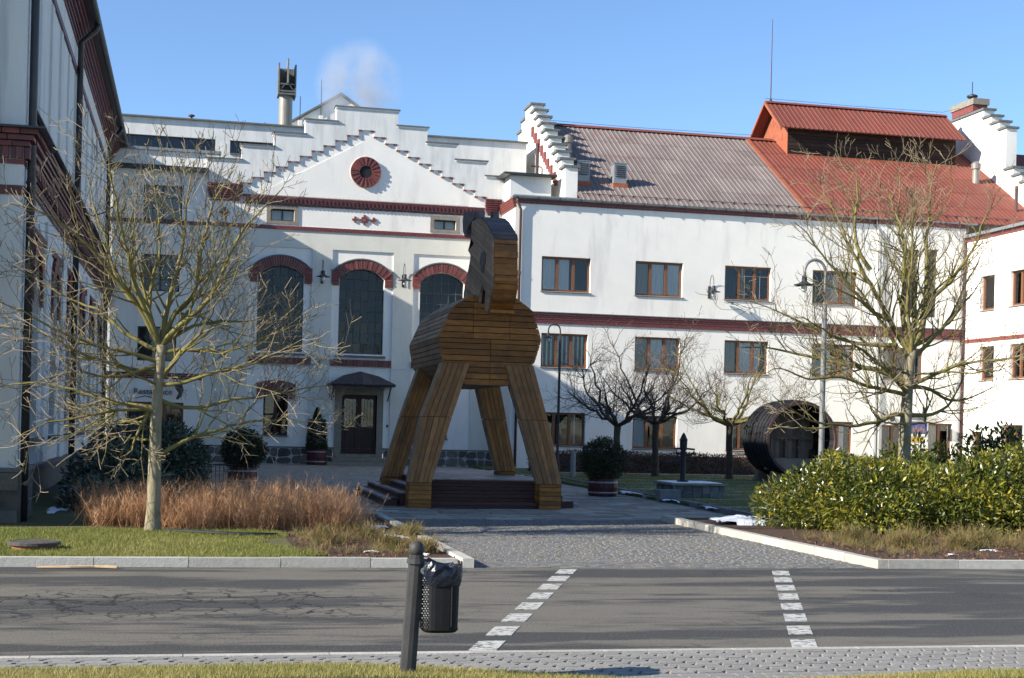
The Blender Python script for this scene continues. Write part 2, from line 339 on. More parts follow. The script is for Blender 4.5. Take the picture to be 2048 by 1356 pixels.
def text_mesh(name, body, size, mat, parent, loc, rot, depth=0.004):
    c = bpy.data.curves.new(name, 'FONT'); c.body = body; c.size = size; c.extrude = depth; c.align_x = 'CENTER'; c.align_y = 'CENTER'
    t = bpy.data.objects.new(name + '_tmp', c); COL.objects.link(t)
    dg = bpy.context.evaluated_depsgraph_get(); me = bpy.data.meshes.new_from_object(t.evaluated_get(dg))
    bpy.data.objects.remove(t); me.materials.clear(); me.materials.append(MATS[mat])
    o = add(name, me, parent); o.location = Vector(loc) - ORG[parent]; o.rotation_euler = rot
    return o

def quads_mesh(name, mat, V, tint, parent=None, kind=None, k=4):
    """V: (n,k,3) polygons, tint: (n,) colour value stored on faces"""
    n = len(V); off = np.array(ORG[parent] if parent is not None else (0, 0, 0))
    me = bpy.data.meshes.new(name)
    me.vertices.add(n * k); me.vertices.foreach_set('co', (V.reshape(-1, 3) - off).ravel())
    me.loops.add(n * k); me.loops.foreach_set('vertex_index', np.arange(n * k))
    me.polygons.add(n); me.polygons.foreach_set('loop_start', np.arange(0, n * k, k)); me.polygons.foreach_set('loop_total', np.full(n, k))
    me.update(); me.validate()
    a = me.attributes.new('tint', 'FLOAT', 'FACE'); a.data.foreach_set('value', np.asarray(tint, float))
    me.materials.append(MATS[mat])
    return add(name, me, parent, kind)

NPR = np.random.default_rng(3)
def leaves(P, length, width, up=0.3, droop=0.0, outward=None):
    """diamond leaves at points P -> (n,4,3)"""
    n = len(P); d = NPR.normal(size=(n, 3))
    if outward is not None: d = d * 0.8 + outward * 1.0
    d[:, 2] += up; d /= np.linalg.norm(d, axis=1)[:, None]
    s = np.cross(d, NPR.normal(size=(n, 3))); s /= np.linalg.norm(s, axis=1)[:, None] + 1e-9
    L = (length * NPR.uniform(0.4, 1.5, n))[:, None]; Wd = (width * NPR.uniform(0.7, 1.25, n))[:, None]
    a = P; b = P + d * L * 0.45 + s * Wd * 0.5; c = P + d * L; e = P + d * L * 0.45 - s * Wd * 0.5
    return np.stack([a, b, c, e], 1)

def TF(Y0): return lambda a, d, z: (a, Y0 + d, z)
def TR(X0): return lambda a, d, z: (X0 + d, a, z)      # faces -X, depth runs to +X
def TL(X0): return lambda a, d, z: (X0 - d, a, z)      # faces +X, depth runs to -X

def arch_pts(x0, x1, zs, zc, n=14):
    """segmental arch from (x0,zs) over crown zc to (x1,zs)"""
    w = (x1 - x0) / 2; h = zc - zs; r = (w * w + h * h) / (2 * h); cx = (x0 + x1) / 2; cz = zc - r; t = math.asin(min(1, w / r))
    return [(cx + r * math.sin(-t + 2 * t * k / n), cz + r * math.cos(-t + 2 * t * k / n)) for k in range(n + 1)], (cx, cz, r, t)

def wall(mb, a0, a1, z0, z1, ops, depth=0.28, d0=0.0):
    """plane wall with openings; ops: (x0,x1,z0,z1[,spring]) - with spring the head is a segmental arch"""
    xs = sorted({a0, a1, *[o[0] for o in ops], *[o[1] for o in ops]}); zs = sorted({z0, z1, *[o[2] for o in ops], *[o[3] for o in ops]})
    for i in range(len(xs) - 1):
        for j in range(len(zs) - 1):
            cx = (xs[i] + xs[i + 1]) / 2; cz = (zs[j] + zs[j + 1]) / 2
            if any(o[0] < cx < o[1] and o[2] < cz < o[3] for o in ops): continue
            mb.face([(xs[i], d0, zs[j]), (xs[i + 1], d0, zs[j]), (xs[i + 1], d0, zs[j + 1]), (xs[i], d0, zs[j + 1])])
    for o in ops:
        x0, x1, b, t = o[:4]; D = d0 + depth
        sp = o[4] if len(o) > 4 else t
        mb.face([(x0, d0, b), (x0, D, b), (x0, D, sp), (x0, d0, sp)]); mb.face([(x1, d0, b), (x1, D, b), (x1, D, sp), (x1, d0, sp)])
        mb.face([(x0, d0, b), (x1, d0, b), (x1, D, b), (x0, D, b)])
        if len(o) > 4:
            ap, _ = arch_pts(x0, x1, sp, t)
            for (p, q) in zip(ap, ap[1:]):
                mb.face([(p[0], d0, p[1]), (q[0], d0, q[1]), (q[0], d0, t), (p[0], d0, t)])
                mb.face([(p[0], d0, p[1]), (q[0], d0, q[1]), (q[0], D, q[1]), (p[0], D, p[1])])
        else:
            mb.face([(x0, d0, t), (x1, d0, t), (x1, D, t), (x0, D, t)])

def sash_window(parent, T, x0, x1, z0, z1, cols, d=0.14, frame='frame_wood', curtains=(), sill=True, rows=1, fw=0.075, bar=0.03, lattice=None):
    """timber window set back in its opening: frame part with panes, curtains and sill as sub-parts"""
    m = MB(T); fd = 0.07
    m.box(x0, x0 + fw, d, d + fd, z0, z1); m.box(x1 - fw, x1, d, d + fd, z0, z1)
    m.box(x0 + fw, x1 - fw, d, d + fd, z0, z0 + fw * 1.15); m.box(x0 + fw, x1 - fw, d, d + fd, z1 - fw, z1)
    W_ = (x1 - x0) / cols
    for c in range(1, cols): m.box(x0 + W_ * c - fw * 0.7, x0 + W_ * c + fw * 0.7, d - 0.012, d + fd, z0 + fw, z1 - fw)
    for r_ in range(1, rows):
        zz = z0 + (z1 - z0) * r_ / rows; m.box(x0 + fw, x1 - fw, d + 0.01, d + fd - 0.01, zz - bar / 2, zz + bar / 2)
    w = m.build('window', frame, parent)
    for c in range(cols):
        g = MB(T); p0 = x0 + W_ * c + fw * 0.7; p1 = x0 + W_ * (c + 1) - fw * 0.7
        g.box(p0, p1, d + 0.03, d + 0.042, z0 + fw, z1 - fw); g.build('pane', 'glass', w)
        if lattice and c in lattice:
            g = MB(T); zz = z1 - fw - (z1 - z0) * 0.22
            g.box(p0, p1, d + 0.022, d + 0.028, zz - .006, zz + .006); g.box(p0 + (p1 - p0) * .35 - .006, p0 + (p1 - p0) * .35 + .006, d + 0.022, d + 0.028, z0 + fw, z1 - fw)
            g.build('glazing_bar', 'curtain_taupe', w)
    for (c, f0, f1, mt) in curtains:
        g = MB(T); p0 = x0 + W_ * c + fw * 0.6; p1 = x0 + W_ * (c + 1) - fw * 0.6; q0 = p0 + (p1 - p0) * f0; q1 = p0 + (p1 - p0) * f1
        k = max(4, int((q1 - q0) / 0.035)); pts = [(q0 + (q1 - q0) * i / k, d + 0.065 + 0.018 * (i % 2)) for i in range(k + 1)]
        for (A, B) in zip(pts, pts[1:]): g.face([(A[0], A[1], z0 + fw), (B[0], B[1], z0 + fw), (B[0], B[1], z1 - 0.03), (A[0], A[1], z1 - 0.03)])
        g.build('curtain', mt, w)
    g = MB(T); g.box(x0 - .02, x1 + .02, d + 0.25, d + 0.9, z0 - .02, z1 + .02); g.f = [f for i, f in enumerate(g.f) if i != 0]
    g.build('room_recess', 'interior', w)
    if sill:
        g = MB(T); g.hull8([(x0 - .03, -0.05, z0 - .035), (x1 + .03, -0.05, z0 - .035), (x1 + .03, d, z0 - .01), (x0 - .03, d, z0 - .01)],
                           [(x0 - .03, -0.05, z0 - .015), (x1 + .03, -0.05, z0 - .015), (x1 + .03, d, z0 + .01), (x0 - .03, d, z0 + .01)])
        g.build('sill', 'dark_metal', w)
    return w

def brick_rows(mb, a0, a1, d0, z0, courses, blen=0.25, bh=0.065, joint=0.012, proud=None, depth=0.12, d1=None):
    """bonded courses of real bricks on facade coordinates (joined: too small to pick apart)"""
    for c in range(courses):
        pd = proud[c] if proud else 0
        x = a0 - (blen / 2 if c % 2 else 0)
        while x < a1:
            s = max(a0, x); e = min(a1, x + blen - joint)
            if e - s > 0.02: mb.box(s, e, d0 - pd, d1 if d1 is not None else d0 - pd + depth, z0 + c * (bh + joint), z0 + c * (bh + joint) + bh)
            x += blen

# ================================================================== GROUND
m = MB(); m.face([(-900, -200, -.06), (900, -200, -.06), (900, 1500, -.06), (-900, 1500, -.06)]); struct('ground', m, 'dry_ground')
road = struct('road', MB().box(-60, 70, 10.08, 16.12, -.05, 0.0), 'asphalt')
ORG[road] = Vector((0, 0, 0))
# edge strip of the pavement and paver bed
walk = struct('pavement', MB().box(-40, 40, 7.5, 9.99, -.06, -.022), 'joint_soil'); ORG[walk] = Vector((0, 0, 0))
for k in range(-3, 11):
    piece('kerb_stone', 'kerb', walk, k * 1.0, k * 1.0 + .992, 9.99, 10.08, -.05, .022)

def near_edge(x):
    """front edge of the grass verge: (left verge upper Y, right verge upper Y)"""
    l = 9.56 + 0.012 * math.sin(x * 3) + .03 * min(1, max(0, x + 1) * .5) if x < 0.9 else 9.59 - 0.30 * (x - 0.9) ** 1.4
    r = 9.0 - max(0, 6.0 - x) ** 1.5 * 0.08 + 0.02 * math.sin(x * 4)
    return l, r
VS = 0.11   # the verge rises gently away from the pavers
def in_verge(x, y):
    l, r = near_edge(x)
    return (x < 3.2 and y < l) or (x > 3.6 and y < r)
# interlocking pavers (double-T outline)
def paver_mesh():
    hw, hl, n_ = 0.0465, 0.0965, 0.013
    out = [(-hl, -hw), (-hl + .03, -hw), (-hl + .048, -hw + n_), (hl - .048, -hw + n_), (hl - .03, -hw), (hl, -hw), (hl, -.012), (hl - .016, .012), (hl, hw), (hl - .03, hw), (hl - .048, hw - n_),
           (-hl + .048, hw - n_), (-hl + .03, hw), (-hl, hw), (-hl + .016, .012), (-hl, -.012)]
    out = [(-hl - .004, -hw), (hl - .028, -hw), (hl - .028, -.008), (hl + .006, .012), (hl + .006, hw), (-hl + .020, hw), (-hl + .020, .012), (-hl - .004, -.008)]
    out = [(x, y) for x, y in out]
    m_ = MB(); m_.prism(out, -.05, 0, 'z'); return m_.mesh('paver', 'paver')
PV = paver_mesh(); rest = MB(); npv = 0
cells = []
for r_ in range(0, 14):
    for c_ in range(-10, 40):
        x = c_ * 0.2 + (r_ % 2) * 0.1 * 0 + r_ * 0.036; y = 9.94 - r_ * 0.1
        if -1.6 < x < 7.2 and y > 8.6 and not in_verge(x, y + 0.05): cells.append((x, y))
for (x, y) in cells:
    if npv < 300 and -1.35 < x < 6.9 and y > 8.95 - .0:
        o = bpy.data.objects.new('paver', PV); COL.objects.link(o); o.parent = walk; o.location = (x, y, 0.016 + RN.uniform(-.002, .002)); o.rotation_euler = (RN.uniform(-.01, .01), RN.uniform(-.01, .01), 0); npv += 1
    else:
        rest.box(x - .095, x + .095, y - .046, y + .046, -.04, .014)
if rest.v: rest.build('paver_field', 'paver', walk, kind='stuff')
# verge soil
m = MB()
for (lo, hi, side) in ((-6, 3.2, 0), (3.6, 12, 1)):
    xs = np.arange(lo, hi, 0.1)
    for x in xs:
        y0 = near_edge(x)[side]; y1 = near_edge(x + .1)[side]
        if max(y0, y1) > 7.6: m.face([(x, 7.4, .02 + VS * (y0 - 7.4)), (x + .1, 7.4, .02 + VS * (y1 - 7.4)), (x + .1, max(7.4, y1), .02), (x, max(7.4, y0), .02)])
verge = struct('grass_verge', m, 'grass_soil')

# planting islands behind the road: kerb stones each on their own
def kerb_run(parent, x0, y0, x1, y1, w=0.13, h=0.105, L=1.0, mat='kerb'):
    dx, dy = x1 - x0, y1 - y0; D = math.hypot(dx, dy); n_ = max(1, round(D / L))
    for k in range(n_):
        t0, t1 = k / n_, (k + 1) / n_ - 0.008 / D; cx, cy = x0 + dx * (t0 + t1) / 2, y0 + dy * (t0 + t1) / 2
        o = piece('kerb_stone', mat, parent, cx - .5, cx + .5, cy - w / 2, cy + w / 2, -.05, h + RN.uniform(-.004, .004))
        o.scale.x = D * (t1 - t0); o.rotation_euler.z = math.atan2(dy, dx) + RN.uniform(-.003, .003)
isl = struct('lawn_left', MB().box(-40, 1.3, 16.25, 60, -.05, .07).box(1.3, 3.12, 16.25, 16.3, -.05, .03), 'grass_soil'); ORG[isl] = Vector((0, 0, 0))
bedL = struct('planting_bed_left', MB().box(1.302, 3.1, 16.3, 24.5, -.05, .066), 'soil'); ORG[bedL] = Vector((0, 0, 0))
kerb_run(isl, -6, 16.19, 3.05, 16.19); kerb_run(isl, 3.17, 16.13, 3.17, 24.55, L=0.9)
bedR = struct('planting_bed_right', MB().box(8.42, 45, 16.26, 24.3, -.05, .068), 'soil'); ORG[bedR] = Vector((0, 0, 0))
kerb_run(bedR, 8.43, 16.19, 20, 16.19); kerb_run(bedR, 8.36, 16.13, 8.34, 24.36, L=0.9); kerb_run(bedR, 8.41, 24.36, 10.25, 24.36, L=.9)
lawnR = struct('lawn_right', MB().box(10.5, 60, 24.5, 60, -.05, .07), 'frost_lawn'); ORG[lawnR] = Vector((0, 0, 0))
kerb_run(lawnR, 10.38, 24.45, 10.95, 38.5, L=1.0, mat='well_stone'); kerb_run(lawnR, 10.95, 38.5, 11.3, 47.0, L=1.0, mat='well_stone')
kerb_run(lawnR, 11.4, 47.05, 26, 47.05, L=1.0, w=.18, mat='kerb')
# sett driveway
drive = struct('driveway', MB().box(3.235, 8.29, 16.12, 24.35, -.05, -.009), 'sett_joint'); ORG[drive] = Vector((0, 0, 0))
field = MB(); ftan = MB(); ns = 0; y = 16.17
while y < 24.3:
    x = 3.25 + RN.uniform(0, .06); dpt = RN.uniform(.075, .095)
    while x < 8.26:
        L = RN.uniform(.085, .15); e = min(8.28, x + L); z = RN.uniform(-.002, .003); tan = RN.random() < 0.13
        if e - x > .04:
            if ns < 300:
                piece('sett', 'sett_tan' if tan else 'sett', drive, x, e, y, y + dpt, -.04, z, (RN.uniform(-.04, .04), RN.uniform(-.03, .03), 0)); ns += 1
            else:
                b_ = ftan if tan else field; t1, t2 = RN.uniform(-.004, .004), RN.uniform(-.004, .004)
                b_.hull8([(x, y, -.03), (e, y, -.03), (e, y + dpt, -.03), (x, y + dpt, -.03)], [(x + .008, y + .008, z + t1), (e - .008, y + .008, z + t2), (e - .008, y + dpt - .008, z - t1), (x + .008, y + dpt - .008, z - t2)])
        x = e + .009
    y += dpt + .009
field.build('sett_field', 'sett', drive, kind='stuff'); ftan.build('tan_sett_field', 'sett_tan', drive, kind='stuff')
# stone-flagged plaza
plaza = struct('plaza', MB().box(1.32, 10.45, 24.5, 54.2, -.05, -.014).box(-3, 1.32, 31.0, 54.2, -.045, .071).box(10.45, 11.5, 40, 54.2, -.046, -.015), 'joint_soil'); ORG[plaza] = Vector((0, 0, 0))
field = MB(); npl = 0; y = 24.45
while y < 54.0:
    dpt = RN.uniform(.28, .46); x = 1.4 + RN.uniform(0, .3) if y < 31 else -2.6; xe = 10.30 + (y - 24.4) * 0.038
    while x < xe:
        L = RN.uniform(.42, .95); e = min(xe, x + L); z = RN.uniform(-.004, .006) + (0.085 if e < 1.33 else 0)
        if e - x > .1 and not (x < 1.33 < e):
            if npl < 290 and x > 2.6: piece('paving_slab', 'slab', plaza, x, e, y, y + dpt, -.04, z, (RN.uniform(-.012, .012), RN.uniform(-.008, .008), 0)); npl += 1
            else: field.box(x, e, y, y + dpt, -.03, z)
        x = e + .024
    y += dpt + .028
field.build('slab_field', 'slab', plaza, kind='stuff')
# crossing lines: eight worn dashes each
for (xa, ya, xb, yb) in ((4.33, 16.0, 2.12, 10.2), (6.89, 15.86, 4.62, 10.12)):
    for k in range(8):
        t0 = (k + (0.0 if k else 0.05)) / 7.6; t1 = t0 + 0.082
        p = [(xa + (xb - xa) * t, ya + (yb - ya) * t) for t in (t0, t1)]
        if p[1][1] < 10.1: p[1] = (xb, 10.1)
        m = MB(); m.prism([(p[0][0] - .105, p[0][1]), (p[0][0] + .105, p[0][1]), (p[1][0] + .105, p[1][1]), (p[1][0] - .105, p[1][1])], -.004, .004, 'z')
        m.build('painted_dash', 'white_paint', road)
# snow
def snow_patch(x0, x1, y0, y1, z, h, label, seed, ragged=1.0):
    r_ = random.Random(seed); m = MB(); nx, ny = 16, 8; g = {}
    for i in range(nx + 1):
        for j in range(ny + 1):
            u, v = i / nx, j / ny; e = math.sin(math.pi * u) * math.sin(math.pi * v)
            g[i, j] = m.pt((x0 + (x1 - x0) * u + r_.uniform(-1, 1) * (x1 - x0) * .03, y0 + (y1 - y0) * v + r_.uniform(-1, 1) * (y1 - y0) * .05, z + h * (e ** .4 if e > 1e-6 else -0.5) * r_.uniform(.75, 1.1)))
    for i in range(nx):
        for j in range(ny):
            u, v = (i + .5) / nx * 2 - 1, (j + .5) / ny * 2 - 1
            if u * u + v * v < .95 + .45 * math.sin(3 * math.atan2(v, u) + seed) * ragged - ragged * r_.uniform(0, .75): m.f.append([g[i, j], g[i + 1, j], g[i + 1, j + 1], g[i, j + 1]])
    props(m.build('snow_patch', 'snow', smooth=True), label, 'snow', kind='stuff')
snow_patch(8.6, 9.9, 22.45, 23.25, .05, .16, 'bright white strip of snow lying at the corner of the laurel bed', 1, .1)
for k, (x, y, a, b_) in enumerate([(2.75, 21.4, .5, .9), (2.8, 19.6, .45, .9), (2.95, 18.3, .2, .35), (2.2, 17.3, .22, .2), (2.75, 17.0, .3, .18), (10.9, 17.9, .3, .25), (12.0, 17.6, .28, .2), (14.2, 17.9, .25, .2), (9.9, 17.2, .2, .2), (10.45, 27.6, .3, 1.4), (10.6, 33.5, .35, 2.2), (10.5, 30.2, .3, 1.1), (-2.1, 24.6, .4, 2.0), (-1.9, 26.5, .3, 1.5)]):
    snow_patch(x - a / 2, x + a / 2, y - b_ / 2, y + b_ / 2, .062, .028, 'thin leftover scraps of snow on beds and kerbs', 20 + k)

# ================================================================== CENTRE BUILDING (stepped gable, Y = 54)
YC = 54.0
cb = thing('gabled_brewery_house', 'white gabled building with stepped parapet, red brick arches and round brick oculus', 'building', (6, YC, 0))
T = TF(YC)
gable = [(0.42, 11.23), (1.66, 11.80), (2.83, 12.34), (3.98, 12.90), (5.14, 13.47), (7.47, 13.47), (8.60, 12.90), (9.74, 12.34), (10.93, 11.76), (11.58, 11.22)]
WIN = [(2.37, 4.07, 3.21), (5.40, 7.10, 6.24), (8.48, 10.18, 9.30)]
ops = [(w[0], w[1], 4.2, 7.42, 7.04) for w in WIN] + [(2.78, 3.64, 9.07, 9.51), (8.94, 9.78, 9.07, 9.44), (2.68, 3.59, 1.06, 2.62), (5.60, 6.93, 0.44, 2.66), (8.78, 9.66, 1.06, 2.62)]
m = MB(T)
panels = [(2.05, 4.36), (5.12, 7.43), (8.20, 10.51)]
# pilaster plane d=0; recessed bay panels d=.055
lower = [(p[0], p[1], 0.62, 8.09) for p in panels]
wall(m, 0.42, 11.6, 0.62, 8.80, lower, depth=0.055); m.build('pilaster_wall', 'plaster_cream', cb)
m = MB(T); wall(m, 0.42, 11.6, 8.80, 10.2, [o for o in ops[3:5]], depth=0.055)
for p in panels:
    inner = [o for o in ops if p[0] < (o[0] + o[1]) / 2 < p[1] and o[3] < 8.5]
    wall(m, p[0], p[1], 0.62, 8.09, inner, depth=0.30, d0=0.055)
for o in ops[3:5]: # deepen attic openings
    m.box(o[0], o[1], 0.30, 0.31, o[2], o[3])
m.build('wall', 'plaster', cb)
# gable field and stepped parapet
m = MB(T)
apex = (6.27, 12.28)
m.face([(0.42, 0.0, 10.2), (11.6, 0.0, 10.2), (10.9, 0.0, 10.35), apex and (6.27, 0.0, 12.75), (1.6, 0.0, 10.35)])
m.build('gable_field', 'plaster', cb)
m = MB(T)  # raking pediment face, set forward of the field
m.prism([(2.3, 10.02), (10.25, 10.02), (6.27, 12.28)], -0.022, 0.05)
m.build('pediment_panel', 'plaster', cb)
# parapet: stands forward above the little brick steps
steps = []
N = 11; px, pz = 0.437, 0.224
outline = []
for k in range(N, 0, -1):   # left flank, rising
    xl = 6.27 - 0.29 - k * px; outline += [(xl, 12.66 - k * pz), (xl + px, 12.66 - k * pz)]
    steps.append((xl, xl + px, 12.66 - k * pz))
outline += [(5.98, 12.66), (6.56, 12.66)]; steps.append((5.98, 6.56, 12.66))
for k in range(1, N + 1):
    xl = 6.56 + (k - 1) * px; outline += [(xl, 12.66 - k * pz), (xl + px, 12.66 - k * pz)]
    steps.append((xl, xl + px, 12.66 - k * pz))
def top_at(x):
    for (a, b_) in zip(gable, gable[1:]):
        if a[0] <= x <= b_[0]: return a[1] if x < 5.14 else (13.47 if x <= 7.47 else b_[1])
    return 11.22
tops = [(0.42, 1.66, 11.23), (1.66, 2.83, 11.80), (2.83, 3.98, 12.34), (3.98, 5.14, 12.90), (5.14, 7.47, 13.47), (7.47, 8.60, 12.90), (8.60, 9.74, 12.34), (9.74, 10.93, 11.76), (10.93, 12.12, 11.21)]
m = MB(T)
segs = [(0.42, steps[0][0], 10.2)] + steps + [(steps[-1][1], 12.12, 10.2)]
cuts = sorted({t[0] for t in tops} | {t[1] for t in tops} | {s[0] for s in segs} | {s[1] for s in segs})
for a, b_ in zip(cuts, cuts[1:]):
    c_ = (a + b_) / 2; zt = [t[2] for t in tops if t[0] <= c_ <= t[1]]; zb = [s[2] for s in segs if s[0] <= c_ <= s[1]]
    if zt and zb: m.box(a, b_, -0.055, 0.45, zb[0], zt[0])
m.build('stepped_parapet', 'plaster_weathered', cb)
for (a, b_, z) in tops:
    m = MB(T); m.box(a - .07, b_ + .07, -.12, .52, z, z + .045); m.box(a - .035, b_ + .035, -.085, .485, z - .06, z); o = m.build('coping_stone', 'coping', cb)
    o.data.materials.append(MATS['plaster']); 
    for f in o.data.polygons:
        if f.center.z < z - .002: f.material_index = 1
for (a, b_, z) in steps:
    if b_ > 11.2: continue
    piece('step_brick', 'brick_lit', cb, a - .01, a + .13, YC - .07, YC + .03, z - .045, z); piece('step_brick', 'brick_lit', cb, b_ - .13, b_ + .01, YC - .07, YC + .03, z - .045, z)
# oculus
oc = (6.28, 11.07)
m = MB(T); m.lathe([(.57, -.075), (.60, -.03), (.60, .02)], (oc[0], 0, oc[1]), 40, 'y'); m.build('oculus_bed', 'mortar', cb)
m = MB(T); m.lathe([(.235, -.079), (.235, -.06)], (oc[0], 0, oc[1]), 32, 'y'); m.build('oculus_opening', 'interior', cb)
for k in range(36):
    t = 2 * math.pi * k / 36; r0, r1, w0, w1 = .24, .575, .017, .044
    m = MB(); q = lambda r, w: (r * math.cos(t) - w * math.sin(t), r * math.sin(t) + w * math.cos(t))
    P4 = [q(r0, -w0), q(r1, -w1), q(r1, w1), q(r0, w0)]
    m.prism([(oc[0] + p[0], oc[1] + p[1]) for p in P4], YC - .11 - (.02 if k % 2 else 0), YC - .04); m.build('brick', 'brick_lit', cb)
# brick cornice with dentils and thin string course
m = MB(T); m.box(1.75, 10.9, -.04, .02, 9.64, 10.0); m.build('cornice_bed', 'mortar', cb)
m = MB(T)
x = 1.76
while x < 10.85:
    m.box(x, x + .065, -.11, 0, 9.735, 9.90); m.box(x + .078, x + .135, -.065, 0, 9.735, 9.90); x += .15
brick_rows(m, 1.75, 10.9, -.07, 9.915, 1, .25, .07, depth=.1); brick_rows(m, 1.75, 10.9, -.05, 9.645, 1, .25, .075, depth=.1)
m.build('dentil_course', 'brick', cb, kind='stuff')
m = MB(T); m.box(0.44, 11.55, -.02, .02, 8.755, 8.90); m.build('string_bed', 'mortar', cb)
m = MB(T); brick_rows(m, 0.44, 11.55, -.045, 8.755, 2, .16, .062, depth=.07); m.build('string_course', 'brick', cb, kind='stuff')
for (a, b_) in ((0.46, 1.74), (10.92, 11.55)):
    m = MB(T)
    for k in range(8): brick_rows(m, a + .05 * max(0, 4 - k) * .6, b_ - .05 * max(0, 4 - k) * .6, -.04 - .022 * k, 9.70 + k * .08, 1, .25, .068, depth=.25 + .02 * k)
    m.build('corbelled_pier_head', 'brick', cb, kind='stuff')
# cross ornaments
for (cx, big) in ((6.28, 1), (5.93, 0), (6.63, 0), (1.11, 1)):
    cells_ = [(0, 0), (1, 0), (-1, 0), (0, 1), (0, -1)] if not big else [(1, 0), (-1, 0), (2, 0), (-2, 0), (0, 1), (0, -1), (0, 2), (0, -2), (1, 1), (-1, 1), (1, -1), (-1, -1)]
    for (i, j) in cells_:
        w = .078; piece('ornament_brick', 'brick_lit', cb, cx + i * w - .037, cx + i * w + .037, YC - .04, YC + .02, 9.27 + j * w - .034, 9.27 + j * w + .034)
# attic windows with stone surrounds
for (x0, x1, z0, z1) in ((2.63, 3.81, 8.95, 9.64), (8.80, 9.95, 8.95, 9.57)):
    m = MB(T); i0, i1, j0, j1 = x0 + .15, x1 - .15, z0 + .12, z1 - .13
    m.box(x0, x1, -.035, .02, z0, j0); m.box(x0, x1, -.035, .02, j1, z1); m.box(x0, i0, -.035, .02, j0, j1); m.box(i1, x1, -.035, .02, j0, j1)
    m.build('stone_surround', 'frame_stone', cb)
    sash_window(cb, T, i0, i1, j0, j1, 2, d=.16, frame='dark_metal', sill=False, fw=.04)
# three tall arched windows: voussoirs, springers, glazing, sills
for (x0, x1, xc) in WIN:
    ap, (cx, cz, r, t) = arch_pts(x0, x1, 7.04, 7.42)
    m = MB(T); ro = r + .37; bed = [(cx + ro * math.sin(a), cz + ro * math.cos(a)) for a in (-t + 2 * t * k / 18 for k in range(19))]
    m.prism(bed + [(p[0], p[1]) for p in reversed(arch_pts(x0 - .005, x1 + .005, 7.045, 7.425, 18)[0])], -.02, .08)
    m.build('arch_bed', 'mortar', cb)
    nv = 24
    for k in range(nv):
        a0 = -t + 2 * t * (k + .11) / nv; a1 = -t + 2 * t * (k + .89) / nv; pr_ = .045 + .012 * (k % 2)
        m = MB(T); P4 = [(cx + r_ * math.sin(a), cz + r_ * math.cos(a)) for (r_, a) in ((r, a0), (r + .34, a0), (r + .34, a1), (r, a1))]
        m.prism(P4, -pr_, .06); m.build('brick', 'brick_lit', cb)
    m = MB(T); P4 = [(cx + r_ * math.sin(a), cz + r_ * math.cos(a)) for r_ in (r + .345,) for a in (-t * 1.02 + 2.04 * t * k / 18 for k in range(19))] + [(cx + (r + .39) * math.sin(a), cz + (r + .39) * math.cos(a)) for a in (t * 1.02 - 2.04 * t * k / 18 for k in range(19))]
    m.prism(P4, -.075, .06); m.build('arch_drip', 'coping', cb)
    for s in (0, 1):
        xa, xb = (x0 - .31, x0 - .02) if s == 0 else (x1 + .02, x1 + .31)
        m = MB(T); m.box(xa, xb, .02, .09, 6.76, 7.30); m.build('springer_bed', 'mortar', cb)
        for k in range(8):
            w = .0 if k else .05
            piece('brick', 'brick_lit', cb, xa + (w if s == 0 else 0), xb - (w if s else 0), YC - .03 - .01 * (k % 2), YC + .08, 6.765 + k * .074, 6.765 + k * .074 + .062)
    # iron glazing
    m = MB(T); d = .22; cols, rows = 6, 8
    for k in range(cols + 1): 
        xx = x0 + (x1 - x0) * k / cols; zt = cz + math.sqrt(max(0, r * r - (xx - cx) ** 2)); th = .03 if k in (0, cols) else .014
        m.box(max(x0, xx - th), min(x1, xx + th), d, d + .05, 4.2, zt)
    for k in range(rows):
        zz = 4.2 + 3.22 * k / rows; th = .03 if k in (0, 4) else .014
        m.box(x0, x1, d + .003, d + .047, zz, zz + th * 2)
    for p, q in zip(ap, ap[1:]): m.hull8([(p[0], d, p[1] - .05), (q[0], d, q[1] - .05), (q[0], d, q[1]), (p[0], d, p[1])], [(p[0], d + .05, p[1] - .05), (q[0], d + .05, q[1] - .05), (q[0], d + .05, q[1]), (p[0], d + .05, p[1])])
    w = m.build('window', 'iron_bar', cb)
    for i in range(cols):
        for j in range(rows):
            xa, xb = x0 + (x1 - x0) * i / cols, x0 + (x1 - x0) * (i + 1) / cols; za, zb = 4.2 + 3.22 * j / rows, 4.2 + 3.22 * (j + 1) / rows
            ta = cz + math.sqrt(max(0, r * r - (xa - cx) ** 2)); tb = cz + math.sqrt(max(0, r * r - (xb - cx) ** 2))
            tl = RN.uniform(-.004, .004); tu = RN.uniform(-.004, .004)
            g = MB(T); g.face([(xa, d + .02 + tl, za), (xb, d + .02 - tl, za), (xb, d + .02 - tl + tu, min(zb, tb)), (xa, d + .02 + tl + tu, min(zb, ta))]); g.build('pane', 'glass', w)
    g = MB(T); g.box(x0 - .1, x1 + .1, d + .9, d + 1.0, 4.0, 7.6); g.box(x0 - .1, x0 - .05, d + .1, d + .9, 4, 7.6); g.box(x1 + .05, x1 + .1, d + .1, d + .9, 4, 7.6); g.build('room_recess', 'interior', w)
    g = MB(T); g.box(x0 - .12, x1 + .10, -.06, .25, 4.07, 4.14); g.build('sill', 'coping', w)
    g = MB(T); g.box(x0 - .28, x1 + .30, -.01, .07, 3.74, 3.98); g.build('sill_bed', 'mortar', cb)
    xx = x0 - .29
    while xx < x1 + .28:
        piece('brick', 'brick', cb, xx, xx + .125, YC - .045, YC + .06, 3.73, 3.98); xx += .137
